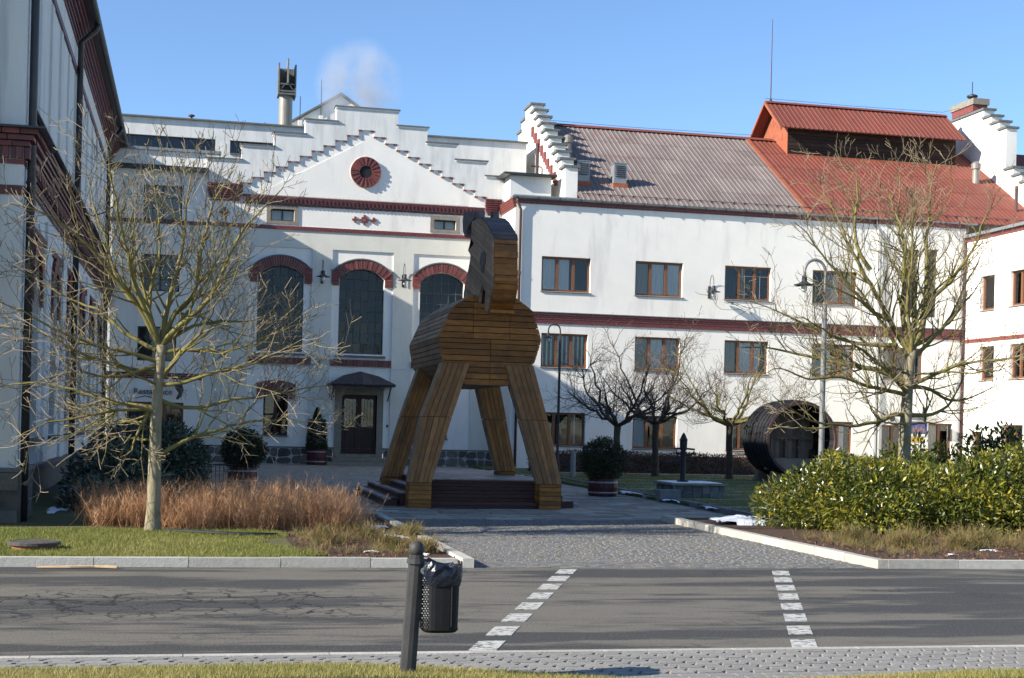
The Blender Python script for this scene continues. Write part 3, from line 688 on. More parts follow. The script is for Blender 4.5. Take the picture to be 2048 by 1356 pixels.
# lower windows with segmental brick heads
for x0, x1 in ((2.68, 3.59), (8.78, 9.66)):
    cx = (x0 + x1) / 2; m = MB(T); m.prism([(cx - .72, 2.66), (cx - .72, 2.98), (cx - .4, 3.08), (cx, 3.12), (cx + .4, 3.08), (cx + .72, 2.98), (cx + .72, 2.66)], .0, .08); m.build('head_bed', 'mortar', cb)
    for k in range(14):
        u = (k + .5) / 14 * 2 - 1; zt = 3.12 - .14 * u * u
        if x0 > 8: continue
        m = MB(T); c_ = cx + .715 * u; m.prism([(c_ - .042 + u * -.03, 2.64), (c_ + .042 + u * -.03, 2.64), (c_ + .046, zt), (c_ - .046, zt)], -.04 - .008 * (k % 2), .06); m.build('brick', 'brick', cb)
    for s in (-1, 1):
        piece('brick', 'brick', cb, cx + s * .6 - .11, cx + s * .6 + .11, YC - .04, YC + .08, 2.42, 2.52); piece('brick', 'brick', cb, cx + s * .6 - .11, cx + s * .6 + .11, YC - .04, YC + .08, 2.53, 2.63)
    sash_window(cb, T, x0, x1, 1.06, 2.62, 2, d=.2, frame='dark_wood', sill=True, rows=2, bar=.06)
# thin ledge between storeys
m = MB(T); m.box(0.44, 2.05, -.018, .01, 3.67, 3.70); m.box(4.36, 5.12, -.018, .01, 3.67, 3.70); m.box(7.43, 8.2, -.018, .01, 3.67, 3.70); m.box(10.51, 11.58, -.018, .01, 3.67, 3.7); m.build('ledge', 'plaster_weathered', cb)
# door in stone frame
dr = MB(T); dr.box(5.34, 5.60, .0, .30, .16, 2.92); dr.box(6.93, 7.17, .0, .30, .16, 2.92); dr.box(5.60, 6.93, .0, .30, 2.66, 2.92); dr.box(5.30, 7.21, -.02, .06, 2.86, 2.93)
df = dr.build('door_frame', 'frame_stone', cb)
door = MB(T)
for a, b_ in ((5.61, 6.255), (6.265, 6.92)):
    door.box(a, a + .10, .20, .26, .46, 2.65); door.box(b_ - .10, b_, .20, .26, .46, 2.65); door.box(a + .1, b_ - .1, .20, .26, .46, .62); door.box(a + .1, b_ - .1, .20, .26, 1.28, 1.42); door.box(a + .1, b_ - .1, .20, .26, 2.5, 2.65); door.box(a + .1, b_ - .1, .235, .25, .62, 1.28)
    door.box(a + .16, b_ - .16, .215, .24, .70, 1.20)
do = door.build('door', 'dark_wood', cb)
g = MB(T); g.box(5.4, 7.1, .42, .46, .1, 2.9); g.build('dark_backing', 'interior', do)
for a, b_ in ((5.71, 6.155), (6.365, 6.82)):
    g = MB(T); g.box(a, b_, .23, .24, 1.42, 2.5); g.build('pane', 'glass', do)
    g = MB(T); g.box(a - .05, b_ + .05, .30, .34, 1.3, 2.6); g.build('dark_lining', 'interior', do)
    for k in range(1, 4): g = MB(T); xx = a + (b_ - a) * k / 4; g.box(xx - .007, xx + .007, .218, .228, 1.42, 2.5); g.build('grille_bar', 'dark_metal', do)
g = MB(T); g.tube([(6.30, .17, 1.46), (6.40, .17, 1.46)], .014, 8); g.box(6.275, 6.325, .185, .2, 1.3, 1.55); g.build('handle', 'dark_metal', do)
for k, (a, b_, d0, z0, z1) in enumerate([(5.34, 7.16, -.12, .28, .42), (5.22, 7.28, -.48, .14, .28), (5.0, 7.45, -.86, 0, .14)]):
    m = MB(T); m.box(a, b_, d0, .3 if k == 0 else -.01 - .0 * k, z0, z1); m.build('door_step', 'frame_stone', cb, bevel=.012)
m = MB(T); m.box(5.02, 7.43, -.862, -.80, .1405, .146); m.box(5.5, 7.0, -.122, -.08, .4205, .4255); m.build('yellow_edge_line', 'yellow_paint', cb)
# slate canopy on brackets
cn = MB(T)
cn.hull8([(5.03, -1.15, 2.96), (7.49, -1.15, 2.96), (7.49, 0.05, 2.96), (5.03, .05, 2.96)], [(5.08, -1.1, 3.02), (7.44, -1.1, 3.02), (7.44, .05, 3.02), (5.08, .05, 3.02)])
cano = cn.build('canopy', 'dark_metal', cb)
ridge = [(5.66, .04, 3.36), (6.25, -.25, 3.56), (6.88, .04, 3.36)]
cpts = [[(5.03, -1.15, 3.02), (5.62, -.62, 3.34), (5.62, .04, 3.36), (5.03, .04, 3.02)], [(7.49, -1.15, 3.02), (7.49, .04, 3.02), (6.9, .04, 3.36), (6.9, -.62, 3.34)]]
for k in range(6):
    a, b_ = k / 6, (k + 1) / 6; top = lambda u: (5.62 + 1.28 * u, -.62 + .3 * (1 - abs(u - .5) * 2), 3.34 + .17 * (1 - abs(u - .5) * 2))
    cpts.append([(5.03 + 2.46 * a + .004, -1.15, 3.02), (5.03 + 2.46 * b_ - .004, -1.15, 3.02), top(b_), top(a)]); t0, t1 = top(a), top(b_)
    cpts.append([t0, t1, (t1[0], .04, t1[2] + .02), (t0[0], .04, t0[2] + .02)])
for q in cpts:
    g = MB(T); g.hull8(q, [(p[0], p[1], p[2] + .02) for p in q]); g.build('roof_panel', 'slate_canopy', cano)
for s in (5.2, 7.32): g = MB(T); g.tube([(s, 0, 2.45), (s, -.5, 2.7), (s, -1.0, 2.96)], .025, 6); g.build('bracket', 'dark_metal', cano)
# house number plate, bell
m = MB(T); m.box(5.12, 5.28, -.015, .06, 2.55, 2.66); hp = m.build('house_number_plate', 'red_paint', cb); text_mesh('house_number', '81', .085, 'white_gloss', hp, (5.2, YC - .018, 2.605), (R(90), 0, 0), .002)
m = MB(T); m.box(7.30, 7.38, .03, .06, 1.45, 1.55); m.build('door_bell', 'dark_metal', cb)
# plinth of polygonal stones
def poly_plinth(parent, T_, a0, a1, z0, z1, dd, n_cols, name='stone', mat='stone', seed=1):
    """Voronoi-like rubble: jittered grid cells shrunk by the joint, each a stone of its own"""
    r_ = random.Random(seed); bedm = MB(T_); bedm.box(a0, a1, dd + .02, dd + .2, z0 - .1, z1); bedm.build('plinth_bed', 'mortar', parent)
    rows = 2; G = {}
    for j in range(rows + 1):
        for i in range(n_cols + 1):
            x = a0 + (a1 - a0) * (i + (.5 if j % 2 else 0) * 0) / n_cols; z = z0 + (z1 - z0) * j / rows
            if 0 < i < n_cols: x += r_.uniform(-.32, .32) * (a1 - a0) / n_cols
            if 0 < j < rows: z += r_.uniform(-.28, .28) * (z1 - z0) / rows
            G[i, j] = (x, z)
    for j in range(rows):
        for i in range(n_cols):
            P4 = [G[i, j], G[i + 1, j], G[i + 1, j + 1], G[i, j + 1]]; c_ = (sum(p[0] for p in P4) / 4, sum(p[1] for p in P4) / 4)
            out = []
            for k in range(4):   # cut corners so joints run polygonal
                A, B, C_ = P4[k - 1], P4[k], P4[(k + 1) % 4]; f = r_.uniform(.12, .30)
                out += [tuple(B[q] + (A[q] - B[q]) * f for q in (0, 1)), tuple(B[q] + (C_[q] - B[q]) * f for q in (0, 1))]
            s = 1 - .05
            out = [(c_[0] + (p[0] - c_[0]) * s, c_[1] + (p[1] - c_[1]) * s * .97) for p in out]
            pr_ = r_.uniform(-.005, .02); mm = MB(T_); inn = [(c_[0] + (p[0] - c_[0]) * .9, c_[1] + (p[1] - c_[1]) * .9) for p in out]
            mm.hull8([(p[0], dd + .03, p[1]) for p in out], [(p[0], dd - pr_, p[1]) for p in inn]); mm.build(name, mat, parent)
poly_plinth(cb, T, 0.44, 5.30, 0, .60, -.06, 12, seed=3); poly_plinth(cb, T, 7.22, 11.6, 0, .60, -.06, 11, seed=4)
for a, b_ in ((.42, 5.33), (7.18, 11.6)):
    m = MB(T); m.box(a, b_, -.09, .1, .605, .655); m.build('plinth_cap', 'coping', cb)
# roof body behind the parapet
m = MB(); m.box(0.45, 12.1, YC + .46, YC + 12, 9.5, 10.9); m.build('roof_deck', 'coping', cb)

# wall lamps (gooseneck with flat shade and glass)
def goose_lamp(parent, x, y, z, out=0.35, s=1.0, side=-1):
    """arm rises from the wall fixing (x,y,z), bends over and carries the shade"""
    arm = [(x, y, z), (x, y - .06, z), (x, y - .06, z + .22 * s)] + [(x, y - .06 - out / 2 + out / 2 * math.cos(t), z + .22 * s + .2 * s * math.sin(t)) for t in (math.pi * k / 8 for k in range(1, 9))]
    m = MB(); m.tube(arm, .012, 6); m.build('arm', 'dark_metal', parent)
    c = (x, y - .06 - out, z + .2 * s)
    return c
def lamp_head(parent, c, s=1.0, mat='dark_metal'):
    m = MB(); m.lathe([(.02 * s, .0), (.055 * s, -.02 * s), (.06 * s, -.13 * s), (.075 * s, -.15 * s), (.13 * s, -.185 * s), (.235 * s, -.215 * s), (.235 * s, -.228 * s), (.08 * s, -.19 * s)], c, 20); m.build('shade', mat, parent, smooth=False)
    m = MB(); m.lathe([(.055 * s, -.19 * s), (.068 * s, -.24 * s), (.062 * s, -.34 * s), (.03 * s, -.38 * s)], c, 14); m.build('glass_globe', 'lamp_glass', parent, smooth=True)
def wall_lamp(x, y, z, label):
    t = thing('wall_lamp', label, 'lamp', (x, y, z - .1), 'gooseneck lamps fixed to the white walls')
    m = MB(); m.box(x - .05, x + .05, y - .02, y, z - .42, z + .05); m.build('bracket', 'dark_metal', t)
    c = goose_lamp(t, x, y, z - .35, .42, 1.9); lamp_head(t, (c[0], c[1], z + .04), 1.12)
wall_lamp(4.74, YC, 7.22, 'black gooseneck wall lamp between the left and middle arched windows')
wall_lamp(7.81, YC, 7.22, 'black gooseneck wall lamp between the middle and right arched windows')

# ================================================================== RESTAURANT WING in the left corner (recessed facade) and penthouse
rb = thing('restaurant_wing', 'plain white three-storey corner wing with restaurant entrance behind the left tree', 'building', (-1.2, YC, 0))
T2 = TF(YC + .02)
m = MB(T2); rops = [(-1.82, -.44, 8.85, 10.14), (-1.85, -.47, 6.25, 7.60), (-1.92, -.54, 3.69, 4.95), (-2.24, -.22, .35, 2.18)]
wall(m, -3.4, .44, .6, 10.72, rops, depth=.25); m.box(-3.4, .44, -.02, .02, .07, .6); m.build('wall', 'plaster', rb)
for (x0, x1, z0, z1) in rops[:3]:
    wv = sash_window(rb, T2, x0, x1, z0, z1, 2, d=.10, frame='dark_metal', sill=False, fw=.05, curtains=[(0, 0, 1, 'curtain_taupe'), (1, 0, 1, 'curtain_taupe')] if z0 > 8 else [(0, 0, 1, 'curtain_taupe')] if z0 > 6 else [])
    g = MB(T2); xm = (x0 + x1) / 2
    for f in (.25, .75): g.box(x0 + (x1 - x0) * f - .01, x0 + (x1 - x0) * f + .01, .115, .125, z0, z1)
    g.box(x0, x1, .115, .126, z0 + (z1 - z0) * .33, z0 + (z1 - z0) * .33 + .02); g.box(x0, x1, .115, .126, z0 + (z1 - z0) * .66, z0 + (z1 - z0) * .66 + .02); g.build('glazing_bar', 'dark_metal', wv)
sash_window(rb, T2, -2.24, -.22, .35, 2.18, 3, d=.12, frame='frame_wood', sill=False, rows=2, fw=.09)
m = MB(T2); brick_rows(m, -2.98, .44, -.035, 8.73, 2, .16, .062, depth=.06); brick_rows(m, -2.98, .44, -.035, 3.04, 3, .25, .066, depth=.06); m.build('brick_band', 'brick', rb, kind='stuff')
m = MB(T2); m.box(-3.2, .47, -.3, .1, 10.68, 10.83); m.build('eaves_ledge', 'dark_metal', rb)
m = MB(T2); m.box(-3.2, .42, .0, .3, 10.83, 11.40); m.build('parapet', 'plaster', rb)
m = MB(T2); m.box(-3.2, .92, -.1, .12, 11.40, 11.50); m.build('gutter', 'zinc', rb)
text_mesh('sign_lettering', 'Restaurace', .31, 'dark_metal', rb, (-1.32, YC - .03, 2.56), (R(90), 0, 0), .012)
m = MB(T2); m.tube([(-1.95, -.03, 2.30), (-1.6, -.03, 2.40), (-1.25, -.03, 2.33), (-.95, -.03, 2.24)], .014, 6); m.build('sign_scroll', 'dark_metal', rb)
m = MB(T2); m.prism([(-.62, 2.95), (-.50, 2.98), (-.28, 2.86), (-.22, 2.62), (-.30, 2.40), (-.42, 2.28), (-.50, 2.32), (-.40, 2.52), (-.52, 2.70)], -.5, -.46); m.tube([(-.45, 0, 2.9), (-.45, -.5, 2.9)], .015, 6); m.build('hanging_sign', 'dark_metal', rb)
m = MB(T2); m.box(-.03, .07, -.03, .0, 1.97, 2.06); m.build('intercom', 'terracotta', rb)
pent = thing('penthouse_block', 'long flat white penthouse with ribbon windows above the gabled house', 'building', (4, 57, 11))
T3 = TF(57.0); pops = [(-2.9, .74, 12.02, 12.52), (1.27, 4.2, 12.02, 12.52), (9.4, 10.3, 12.02, 12.45)]
m = MB(T3); wall(m, -7, 13.2, 10.9, 13.19, pops, depth=.2); m.box(-7, 13.2, .2, 8, 13.0, 13.18); m.build('wall', 'plaster_weathered', pent)
m = MB(T3); m.box(-7, 13.25, -.12, 8.1, 13.19, 13.25); m.build('roof_edge', 'coping', pent)
for (x0, x1, z0, z1) in pops: sash_window(pent, T3, x0, x1, z0, z1, max(1, round((x1 - x0) / .6)), d=.1, frame='dark_metal', sill=True, fw=.035)
m = MB(T3); m.lathe([(.05, 0), (.05, .2), (.13, .22), (.13, .27), (.02, .3)], (-.2, .6, 13.25), 12); m.build('roof_vent', 'copper_pipe', pent)
m = MB(T3); m.box(.92, 1.25, -2.2, -1.8, 11.2, 12.08); m.build('chimney_stub', 'plaster_weathered', pent)
bg = thing('gabled_tower_block', 'pale gabled block standing behind the gabled house under the steam', 'building', (7, 71, 0))
m = MB(); m.prism([(2.6, 10), (11.2, 10), (11.2, 15.0), (6.95, 17.75), (2.6, 15.0)], 71, 80); m.build('wall', 'plaster', bg)
m = MB(); m.prism([(2.5, 14.95), (6.95, 17.78), (11.3, 14.95), (11.3, 15.05), (6.95, 17.9), (2.5, 15.05)], 70.85, 80); m.build('roof', 'coping', bg)
for (x, z0, z1) in ((4.95, 16.5, 17.55), (5.97, 16.8, 18.45)):
    m = MB(); m.box(x - .1, x + .1, 70.7, 70.9, 10, z0 - .15); m.build('pilaster', 'plaster', bg)
    m = MB(); m.tube([(x, 70.9, z0 - .4), (x, 70.9, z1)], .02, 6); m.build('lightning_rod', 'dark_metal', bg)
fl = thing('exhaust_stack', 'steel exhaust stack with open louvred head on the penthouse roof', 'chimney', (3.6, 60, 13.2))
m = MB(); m.lathe([(.28, -.1), (.28, 1.95)], (3.59, 60, 13.2), 24); m.build('flue', 'steel', fl, smooth=False)
m = MB(); m.box(3.24, 3.30, 59.55, 60.45, 15.05, 16.33); m.box(3.92, 3.98, 59.55, 60.45, 15.0, 16.30); m.box(3.3, 3.92, 60.39, 60.45, 15.1, 16.3); m.box(3.3, 3.92, 59.55, 60.45, 15.05, 15.11); m.build('hood', 'coping', fl)
m = MB(); m.box(3.60, 3.66, 59.4, 60.2, 15.5, 16.5); m.build('baffle', 'steel', fl)
m = MB(); m.box(3.3, 3.92, 59.56, 59.62, 15.16, 15.22); m.box(3.3, 3.92, 59.56, 59.62, 15.45, 15.51); m.tube([(3.31, 59.58, 15.2), (3.52, 59.58, 15.45)], .015, 5); m.tube([(3.9, 59.58, 15.2), (3.7, 59.58, 15.45)], .015, 5); m.build('brace', 'coping', fl)

# ================================================================== RIGHT BUILDING (three storeys, Y = 51.7)
YR = 51.7
ra = thing('office_building', 'long white three-storey building with brown windows and ribbed red roof', 'building', (21, YR, 0))
T = TF(YR)
ax = [12.66, 16.31, 19.90, 23.52]
row1 = [(x, x + 1.89, 6.68, 7.98) for x in ax]; row2 = [(x + .05, x + 1.85, 3.85, 5.12) for x in ax] + [(26.54, 28.27, 3.84, 5.08)]
row3 = [(12.7, 14.49, .92, 2.17), (16.35, 18.12, .88, 2.14), (20.1, 21.8, .9, 2.14), (23.6, 25.37, .88, 2.1)]
door5 = [(26.55, 27.55, .1, 2.02), (28.55, 29.6, .1, 2.13)]
tall = [(27.36, 27.97, 6.3, 8.98), (28.22, 28.8, 6.33, 9.02)]
m = MB(T); wall(m, 11.6, 26.2, 0, 10.1, row1 + row2[:4] + row3, depth=.26); wall(m, 26.2, 30.0, 0, 10.1, row2[4:] + door5 + tall, depth=.22, d0=-.10)
m.face([(26.2, -.1, 0), (26.2, 0, 0), (26.2, 0, 10.1), (26.2, -.1, 10.1)])
m.face([(11.6, 0, 0), (11.6, 8, 0), (11.6, 8, 10.1), (11.6, 0, 10.1)])
m.build('wall', 'plaster', ra)
WH, TA = 'curtain', 'curtain_taupe'
C1 = [[(0, 0, 1, WH), (1, 0, .8, WH)], [(0, 0, 1, TA), (1, 0, 1, WH), (2, 0, 1, WH)], [(1, .1, .3, TA)], [(1, 0, 1, TA), (2, .1, 1, TA)]]
for k, (x0, x1, z0, z1) in enumerate(row1): sash_window(ra, T, x0, x1, z0, z1, 3, curtains=C1[k], lattice=(1, 2) if k == 2 else None)
C2 = [[(c, f, f + .12, WH) for c in (0, 1, 2) for f in (.05, .38, .7)], [(0, 0, 1, TA), (1, 0, 1, WH), (2, 0, 1, TA)], [(0, 0, .9, TA), (1, 0, 1, WH), (2, .1, .5, WH)], [(0, 0, 1, TA), (1, 0, .4, WH), (2, .3, 1, WH)], [(0, 0, .5, TA), (2, 0, .6, WH)]]
for k, (x0, x1, z0, z1) in enumerate(row2): sash_window(ra, T if k < 4 else TF(YR - .1), x0, x1, z0, z1, 3, curtains=C2[k])
C3 = [[(1, .2, .3, WH), (2, .3, .4, WH)], [(0, 0, 1, WH)], [(0, .1, .3, WH), (0, .5, .7, WH)], [(1, .2, .5, WH), (2, 0, .5, WH)]]
for k, (x0, x1, z0, z1) in enumerate(row3): sash_window(ra, T, x0, x1, z0, z1, 3, curtains=C3[k])
T5 = TF(YR - .1)
for k, (x0, x1, z0, z1) in enumerate(tall):
    m = MB(T5); m.box(x0, x1, .16, .2, z0, z1); w = m.build('glass_brick_strip', 'frame_stone', ra)
    for j in range(9):
        for i in range(2):
            xa = x0 + (x1 - x0) * i / 2 + .02; za = z0 + (z1 - z0) * j / 9 + .02
            g = MB(T5); g.box(xa, xa + (x1 - x0) / 2 - .04, .13, .17, za, za + (z1 - z0) / 9 - .04); g.build('pane', 'stone', w)
w = sash_window(ra, T5, 26.55, 27.55, .1, 2.02, 2, d=.14, sill=False); w = sash_window(ra, T5, 28.55, 29.6, .1, 2.13, 2, d=.14, sill=False, curtains=[(0, 0, 1, TA)])
# entrance notices
m = MB(T5); m.box(27.72, 28.52, -.03, .0, 1.62, 2.22); pb = m.build('notice_board', 'white_gloss', ra)
m = MB(T5); m.box(27.75, 28.49, -.034, -.030, 1.70, 2.19); m.build('poster', 'poster_blue', pb)
r_ = random.Random(8)
for k in range(5):
    m = MB(T5); cx, cz = 27.9 + k * .11, 1.82 + r_.uniform(0, .12); m.prism([(cx - .05, cz - .07), (cx + .05, cz - .07), (cx + .035, cz + .03), (cx + .02, cz + .10), (cx - .02, cz + .10), (cx - .035, cz + .03)], -.038, -.0345); m.build('poster_print', 'poster_figure', pb)
m = MB(T5); m.box(27.80, 28.36, -.02, 0, 1.38, 1.56); m.build('yellow_notice', 'yellow_paint', ra)
m = MB(T5); m.box(27.6, 28.5, -.5, 0, 2.45, 2.5); m.box(27.6, 28.5, -.02, 0, 2.25, 2.45); m.build('door_hood', 'zinc', ra)
m = MB(T5); m.lathe([(.09, -.07), (.12, -.03), (.12, 0)], (26.98, 0, 2.28), 16, 'y'); m.build('round_lamp', 'dark_metal', ra)
# brick belt and eaves course
m = MB(T); m.box(11.6, 26.19, -.03, .02, 5.47, 5.90); m.box(26.2, 29.98, -.13, -.08, 5.47, 5.86); m.box(11.6, 26.19, -.03, .02, 9.90, 10.1); m.box(26.2, 29.98, -.13, -.08, 9.9, 10.1); m.build('belt_bed', 'mortar', ra)
m = MB(T); brick_rows(m, 11.6, 26.19, -.045, 5.48, 5, .25, .066, .013, [0, .01, .03, .05, .08], depth=.08); brick_rows(m, 26.2, 29.98, -.145, 5.46, 5, .25, .066, .013, [0, .01, .03, .05, .08], depth=.08)
brick_rows(m, 11.6, 26.19, -.05, 9.90, 3, .25, .062, .012, [0, .02, .04], depth=.1); brick_rows(m, 26.2, 29.98, -.15, 9.9, 3, .25, .062, .012, [0, .02, .04], depth=.1)
m.build('brick_courses', 'brick', ra, kind='stuff')
m = MB(TR(11.6)); brick_rows(m, YR, YR + 2.4, -.05, 9.75, 5, .25, .062, .012, [0, .02, .04, .06, .08], depth=.1); m.build('side_brick_courses', 'brick_lit', ra, kind='stuff')
m = MB(T); m.box(11.55, 26.2, -.15, .02, 5.87, 5.90); m.box(26.2, 30, -.25, -.1, 5.86, 5.89); m.build('belt_cap', 'coping', ra)
# gutter in lengths with brackets, downpipes
gut = MB(T); gut.prism([(0, 0)] * 0 or [(-.21, 10.13), (-.19, 10.075), (-.14, 10.055), (-.09, 10.075), (-.07, 10.13), (-.09, 10.13), (-.14, 10.08), (-.19, 10.13)], 11.45, 30.5, 'x')
gt = gut.build('gutter', 'zinc', ra)
for k in range(24): g = MB(T); x = 11.6 + k * .82; g.box(x, x + .03, -.215, -.06, 10.05, 10.14); g.build('gutter_bracket', 'dark_metal', gt)
def downpipe(parent, pts, r=.05, mat='copper_pipe'):
    m = MB(); m.tube(pts, r, 8); dp = m.build('downpipe', mat, parent, smooth=True)
    L = [Vector(p) for p in pts]
    z = L[-1].z + .6
    while z < L[-2].z - .3:
        g = MB(); f = (z - L[-1].z) / (L[-2].z - L[-1].z); c = L[-1].lerp(L[-2], f); g.lathe([(r + .012, 0), (r + .012, .05)], c, 8); g.build('pipe_clip', mat, dp); z += 2.2
downpipe(ra, [(11.64, YR - .14, 10.07), (11.65, YR - .14, 9.95), (11.80, YR - .07, 9.65), (11.80, YR - .07, .1)])
downpipe(ra, [(26.14, YR - .12, 10.05), (26.14, YR - .10, 9.8), (26.3, YR - .17, 9.6), (26.3, YR - .17, .1)], .035, 'zinc')
# ribbed roof: weathered left part, renewed red right part
SL = 0.618
def ribbed(name, mat, x0, x1, y0, y1, zf, parent, pitch=.21, rows=5, ribs=5):
    """underlay with overlapping ribbed sheets, each sheet a piece of its own"""
    m = MB(); m.face([(x0, y0, zf(y0) - .02), (x1, y0, zf(y0) - .02), (x1, y1, zf(y1) - .02), (x0, y1, zf(y1) - .02)]); base = m.build(name, mat, parent)
    wS = pitch * ribs; nc = max(1, round((x1 - x0) / wS)); wS = (x1 - x0) / nc; pt_ = wS / ribs
    for c in range(nc):
        for r in range(rows):
            ya, yb = y0 + (y1 - y0) * r / rows, min(y1, y0 + (y1 - y0) * (r + 1) / rows + .12); lift = .014
            m = MB(); prof = []
            for k in range(ribs):
                x = x0 + c * wS + k * pt_; prof += [(x, 0), (x + pt_ * .60, 0), (x + pt_ * .70, .024), (x + pt_ * .90, .024)]
            prof.append((x0 + (c + 1) * wS, 0)); dz = RN.uniform(-.002, .003)
            A = [m.pt((p[0], ya, zf(ya) + p[1] + lift + dz)) for p in prof]; B = [m.pt((p[0], yb, zf(yb) + p[1] - .002 + dz)) for p in prof]; E_ = [m.pt((p[0], ya, zf(ya) + p[1] + dz - .004)) for p in prof]
            for i in range(len(prof) - 1): m.f.append([A[i], A[i + 1], B[i + 1], B[i]]); m.f.append([E_[i], E_[i + 1], A[i + 1], A[i]])
            m.build('roof_sheet', mat, base)
    return base
zf = lambda y: 10.14 + (y - 51.55) * SL
rf1 = ribbed('roof_weathered', 'roof_faded', 14.05, 23.25, 51.52, 58.3, zf, ra); rf2 = ribbed('roof_renewed', 'roof_red', 23.25, 33.6, 51.52, 58.3, zf, ra)
m = MB(); m.prism([(58.3, 14.30), (65.1, 10.14), (65.1, 10.0), (58.3, 14.15)], 14.05, 33.6, 'x'); m.build('rear_roof', 'roof_red', ra)
m = MB(); m.prism([(58.1, 14.27), (58.3, 14.40), (58.5, 14.27), (58.3, 14.34)], 14.05, 24.5, 'x'); m.build('ridge_cap', 'roof_red', rf1)
m = MB(); m.hull8([(23.15, 51.5, zf(51.5) + .045), (23.35, 51.5, zf(51.5) + .045), (23.35, 58.3, zf(58.3) + .045), (23.15, 58.3, zf(58.3) + .045)], [(23.15, 51.5, zf(51.5) + .075), (23.35, 51.5, zf(51.5) + .075), (23.35, 58.3, zf(58.3) + .075), (23.15, 58.3, zf(58.3) + .075)]); m.build('verge_flashing', 'trim_orange', rf2)
for k in range(40):
    g = MB(); x = 14.4 + k * .45; yy = 51.9; g.box(x, x + .05, yy, yy + .04, zf(yy) + .02, zf(yy) + .10); g.build('snow_guard', 'dark_metal', rf1 if x < 23.2 else rf2)
m = MB(); m.tube([(14.2, 51.85, zf(51.85) + .10), (33.2, 51.85, zf(51.85) + .10)], .012, 5); m.build('snow_rail', 'dark_metal', rf1)
# roof vents and flues
def vent_box(x, y):
    z = zf(y); t = MB(); t.box(x - .25, x + .25, y - .22, y + .26, z - .3, z + .78); v = t.build('roof_vent', 'zinc', ra)
    g = MB(); g.box(x - .29, x + .29, y - .26, y + .30, z - .2, z + .02); g.build('flashing', 'trim_orange', v)
    g = MB(); g.box(x - .27, x + .27, y - .24, y + .28, z + .78, z + .81); g.build('cap', 'zinc', v)
    for k in range(6): g = MB(); zz = z + .26 + k * .08; g.hull8([(x - .2, y - .25, zz), (x + .2, y - .25, zz), (x + .2, y - .215, zz + .045), (x - .2, y - .215, zz + .045)], [(x - .2, y - .245, zz + .01), (x + .2, y - .245, zz + .01), (x + .2, y - .21, zz + .055), (x - .2, y - .21, zz + .055)]); g.build('louvre', 'dark_metal', v)
vent_box(14.48, 53.0); vent_box(15.95, 53.0)
def flue(x, y, h, r=.16):
    z = zf(y); g = MB(); g.lathe([(r, -.3), (r, h - .25), (r * 1.35, h - .22), (r * 1.4, h), (r * .6, h + .1)], (x, y, z), 14); g.build('flue', 'steel', ra)
flue(14.36, 54.8, .95, .15); flue(32.6, 55.4, .8, .15)
g = MB(); g.tube([(33.0, 52.9, 10.9), (33.0, 52.9, 12.0)], .07, 8); g.build('vent_pipe', 'copper_pipe', ra)
# stepped gable at the roof's left end
def stepped_gable(parent, x0, x1, steps_, zb, name='stepped_gable'):
    m = MB()
    for (y0, y1, z) in steps_: m.box(x0, x1, y0, y1, zb, z)
    o = m.build(name, 'plaster', parent)
    for (y0, y1, z) in steps_: g = MB(); g.box(x0 - .08, x1 + .08, y0 - .07, y1 + .07, z, z + .09); g.build('coping_stone', 'coping', o)
    return o
st = [(57.9, 59.1, 15.0)] + [(57.9 - .64 * (k + 1), 57.9 - .64 * k, 14.62 - .40 * k) for k in range(9)] + [(59.1 + .64 * k, 59.1 + .64 * (k + 1), 14.62 - .40 * k) for k in range(9)]
g1 = stepped_gable(ra, 13.6, 14.08, st, 9.0)
m = MB()
for k in range(8):   # raking red brick saw-tooth set into the gable
    yb = 57.5 - k * .55; m.box(13.52, 13.6, yb - .10, yb + .16, 13.6 - k * .36, 14.0 - k * .36); m.box(13.53, 13.6, yb - .36, yb - .1, 13.45 - k * .36, 13.65 - k * .36)
m.build('brick_rake', 'brick_lit', g1, kind='stuff')
# low flat annex with parapet between both houses
m = MB(); m.box(11.62, 13.58, 52.2, 56, 10.1, 10.22); m.build('annex_deck', 'coping', ra)
m = MB(); m.box(11.65, 13.25, 52.9, 55.4, 10.2, 11.12); an = m.build('annex_block', 'plaster_weathered', ra)
g = MB(); g.box(11.35, 13.4, 52.6, 55.6, 11.12, 11.2); g.build('annex_roof', 'dark_metal', an)
g = MB(); g.tube([(12.75, 53.2, 11.2), (12.75, 53.2, 12.45)], .07, 8); g.tube([(12.95, 53.2, 11.2), (12.95, 53.2, 11.5), (12.9, 53.2, 11.56), (12.5, 53.2, 11.58)], .03, 6); g.build('flue_pipe', 'copper_pipe', an)
m = MB(); m.box(11.5, 14.05, YR - .16, 52.3, 10.10, 10.19); m.build('annex_flashing', 'zinc', ra)
# lantern on the red roof
ln = MB()
lr = ln; lr.face([(24.6, 56.95, 13.3), (24.6, 59.65, 13.3), (24.6, 59.65, 14.75), (24.6, 58.3, 15.85), (24.6, 56.95, 14.75)]); lant = lr.build('roof_lantern', 'trim_orange', ra)
for k in range(9):
    piece('lantern_board', 'lantern_wood', lant, 24.62, 32.5, 56.93 + (.012 if k % 2 else 0), 57.0, 13.42 + k * .155, 13.42 + k * .155 + .145)
m = MB(); m.box(24.55, 32.55, 56.85, 56.93, 13.40, 13.50); m.build('lantern_flashing', 'trim_orange', lant)
zl = lambda y: 14.53 + (y - 56.45) * .785
lroof = ribbed('lantern_roof', 'roof_red', 24.1, 32.75, 56.45, 58.3, zl, lant, rows=1)
m = MB(); m.prism([(58.3, 15.98), (60.15, 14.53), (60.15, 14.45), (58.3, 15.9)], 24.1, 32.75, 'x'); m.build('lantern_rear_roof', 'roof_red', lant)
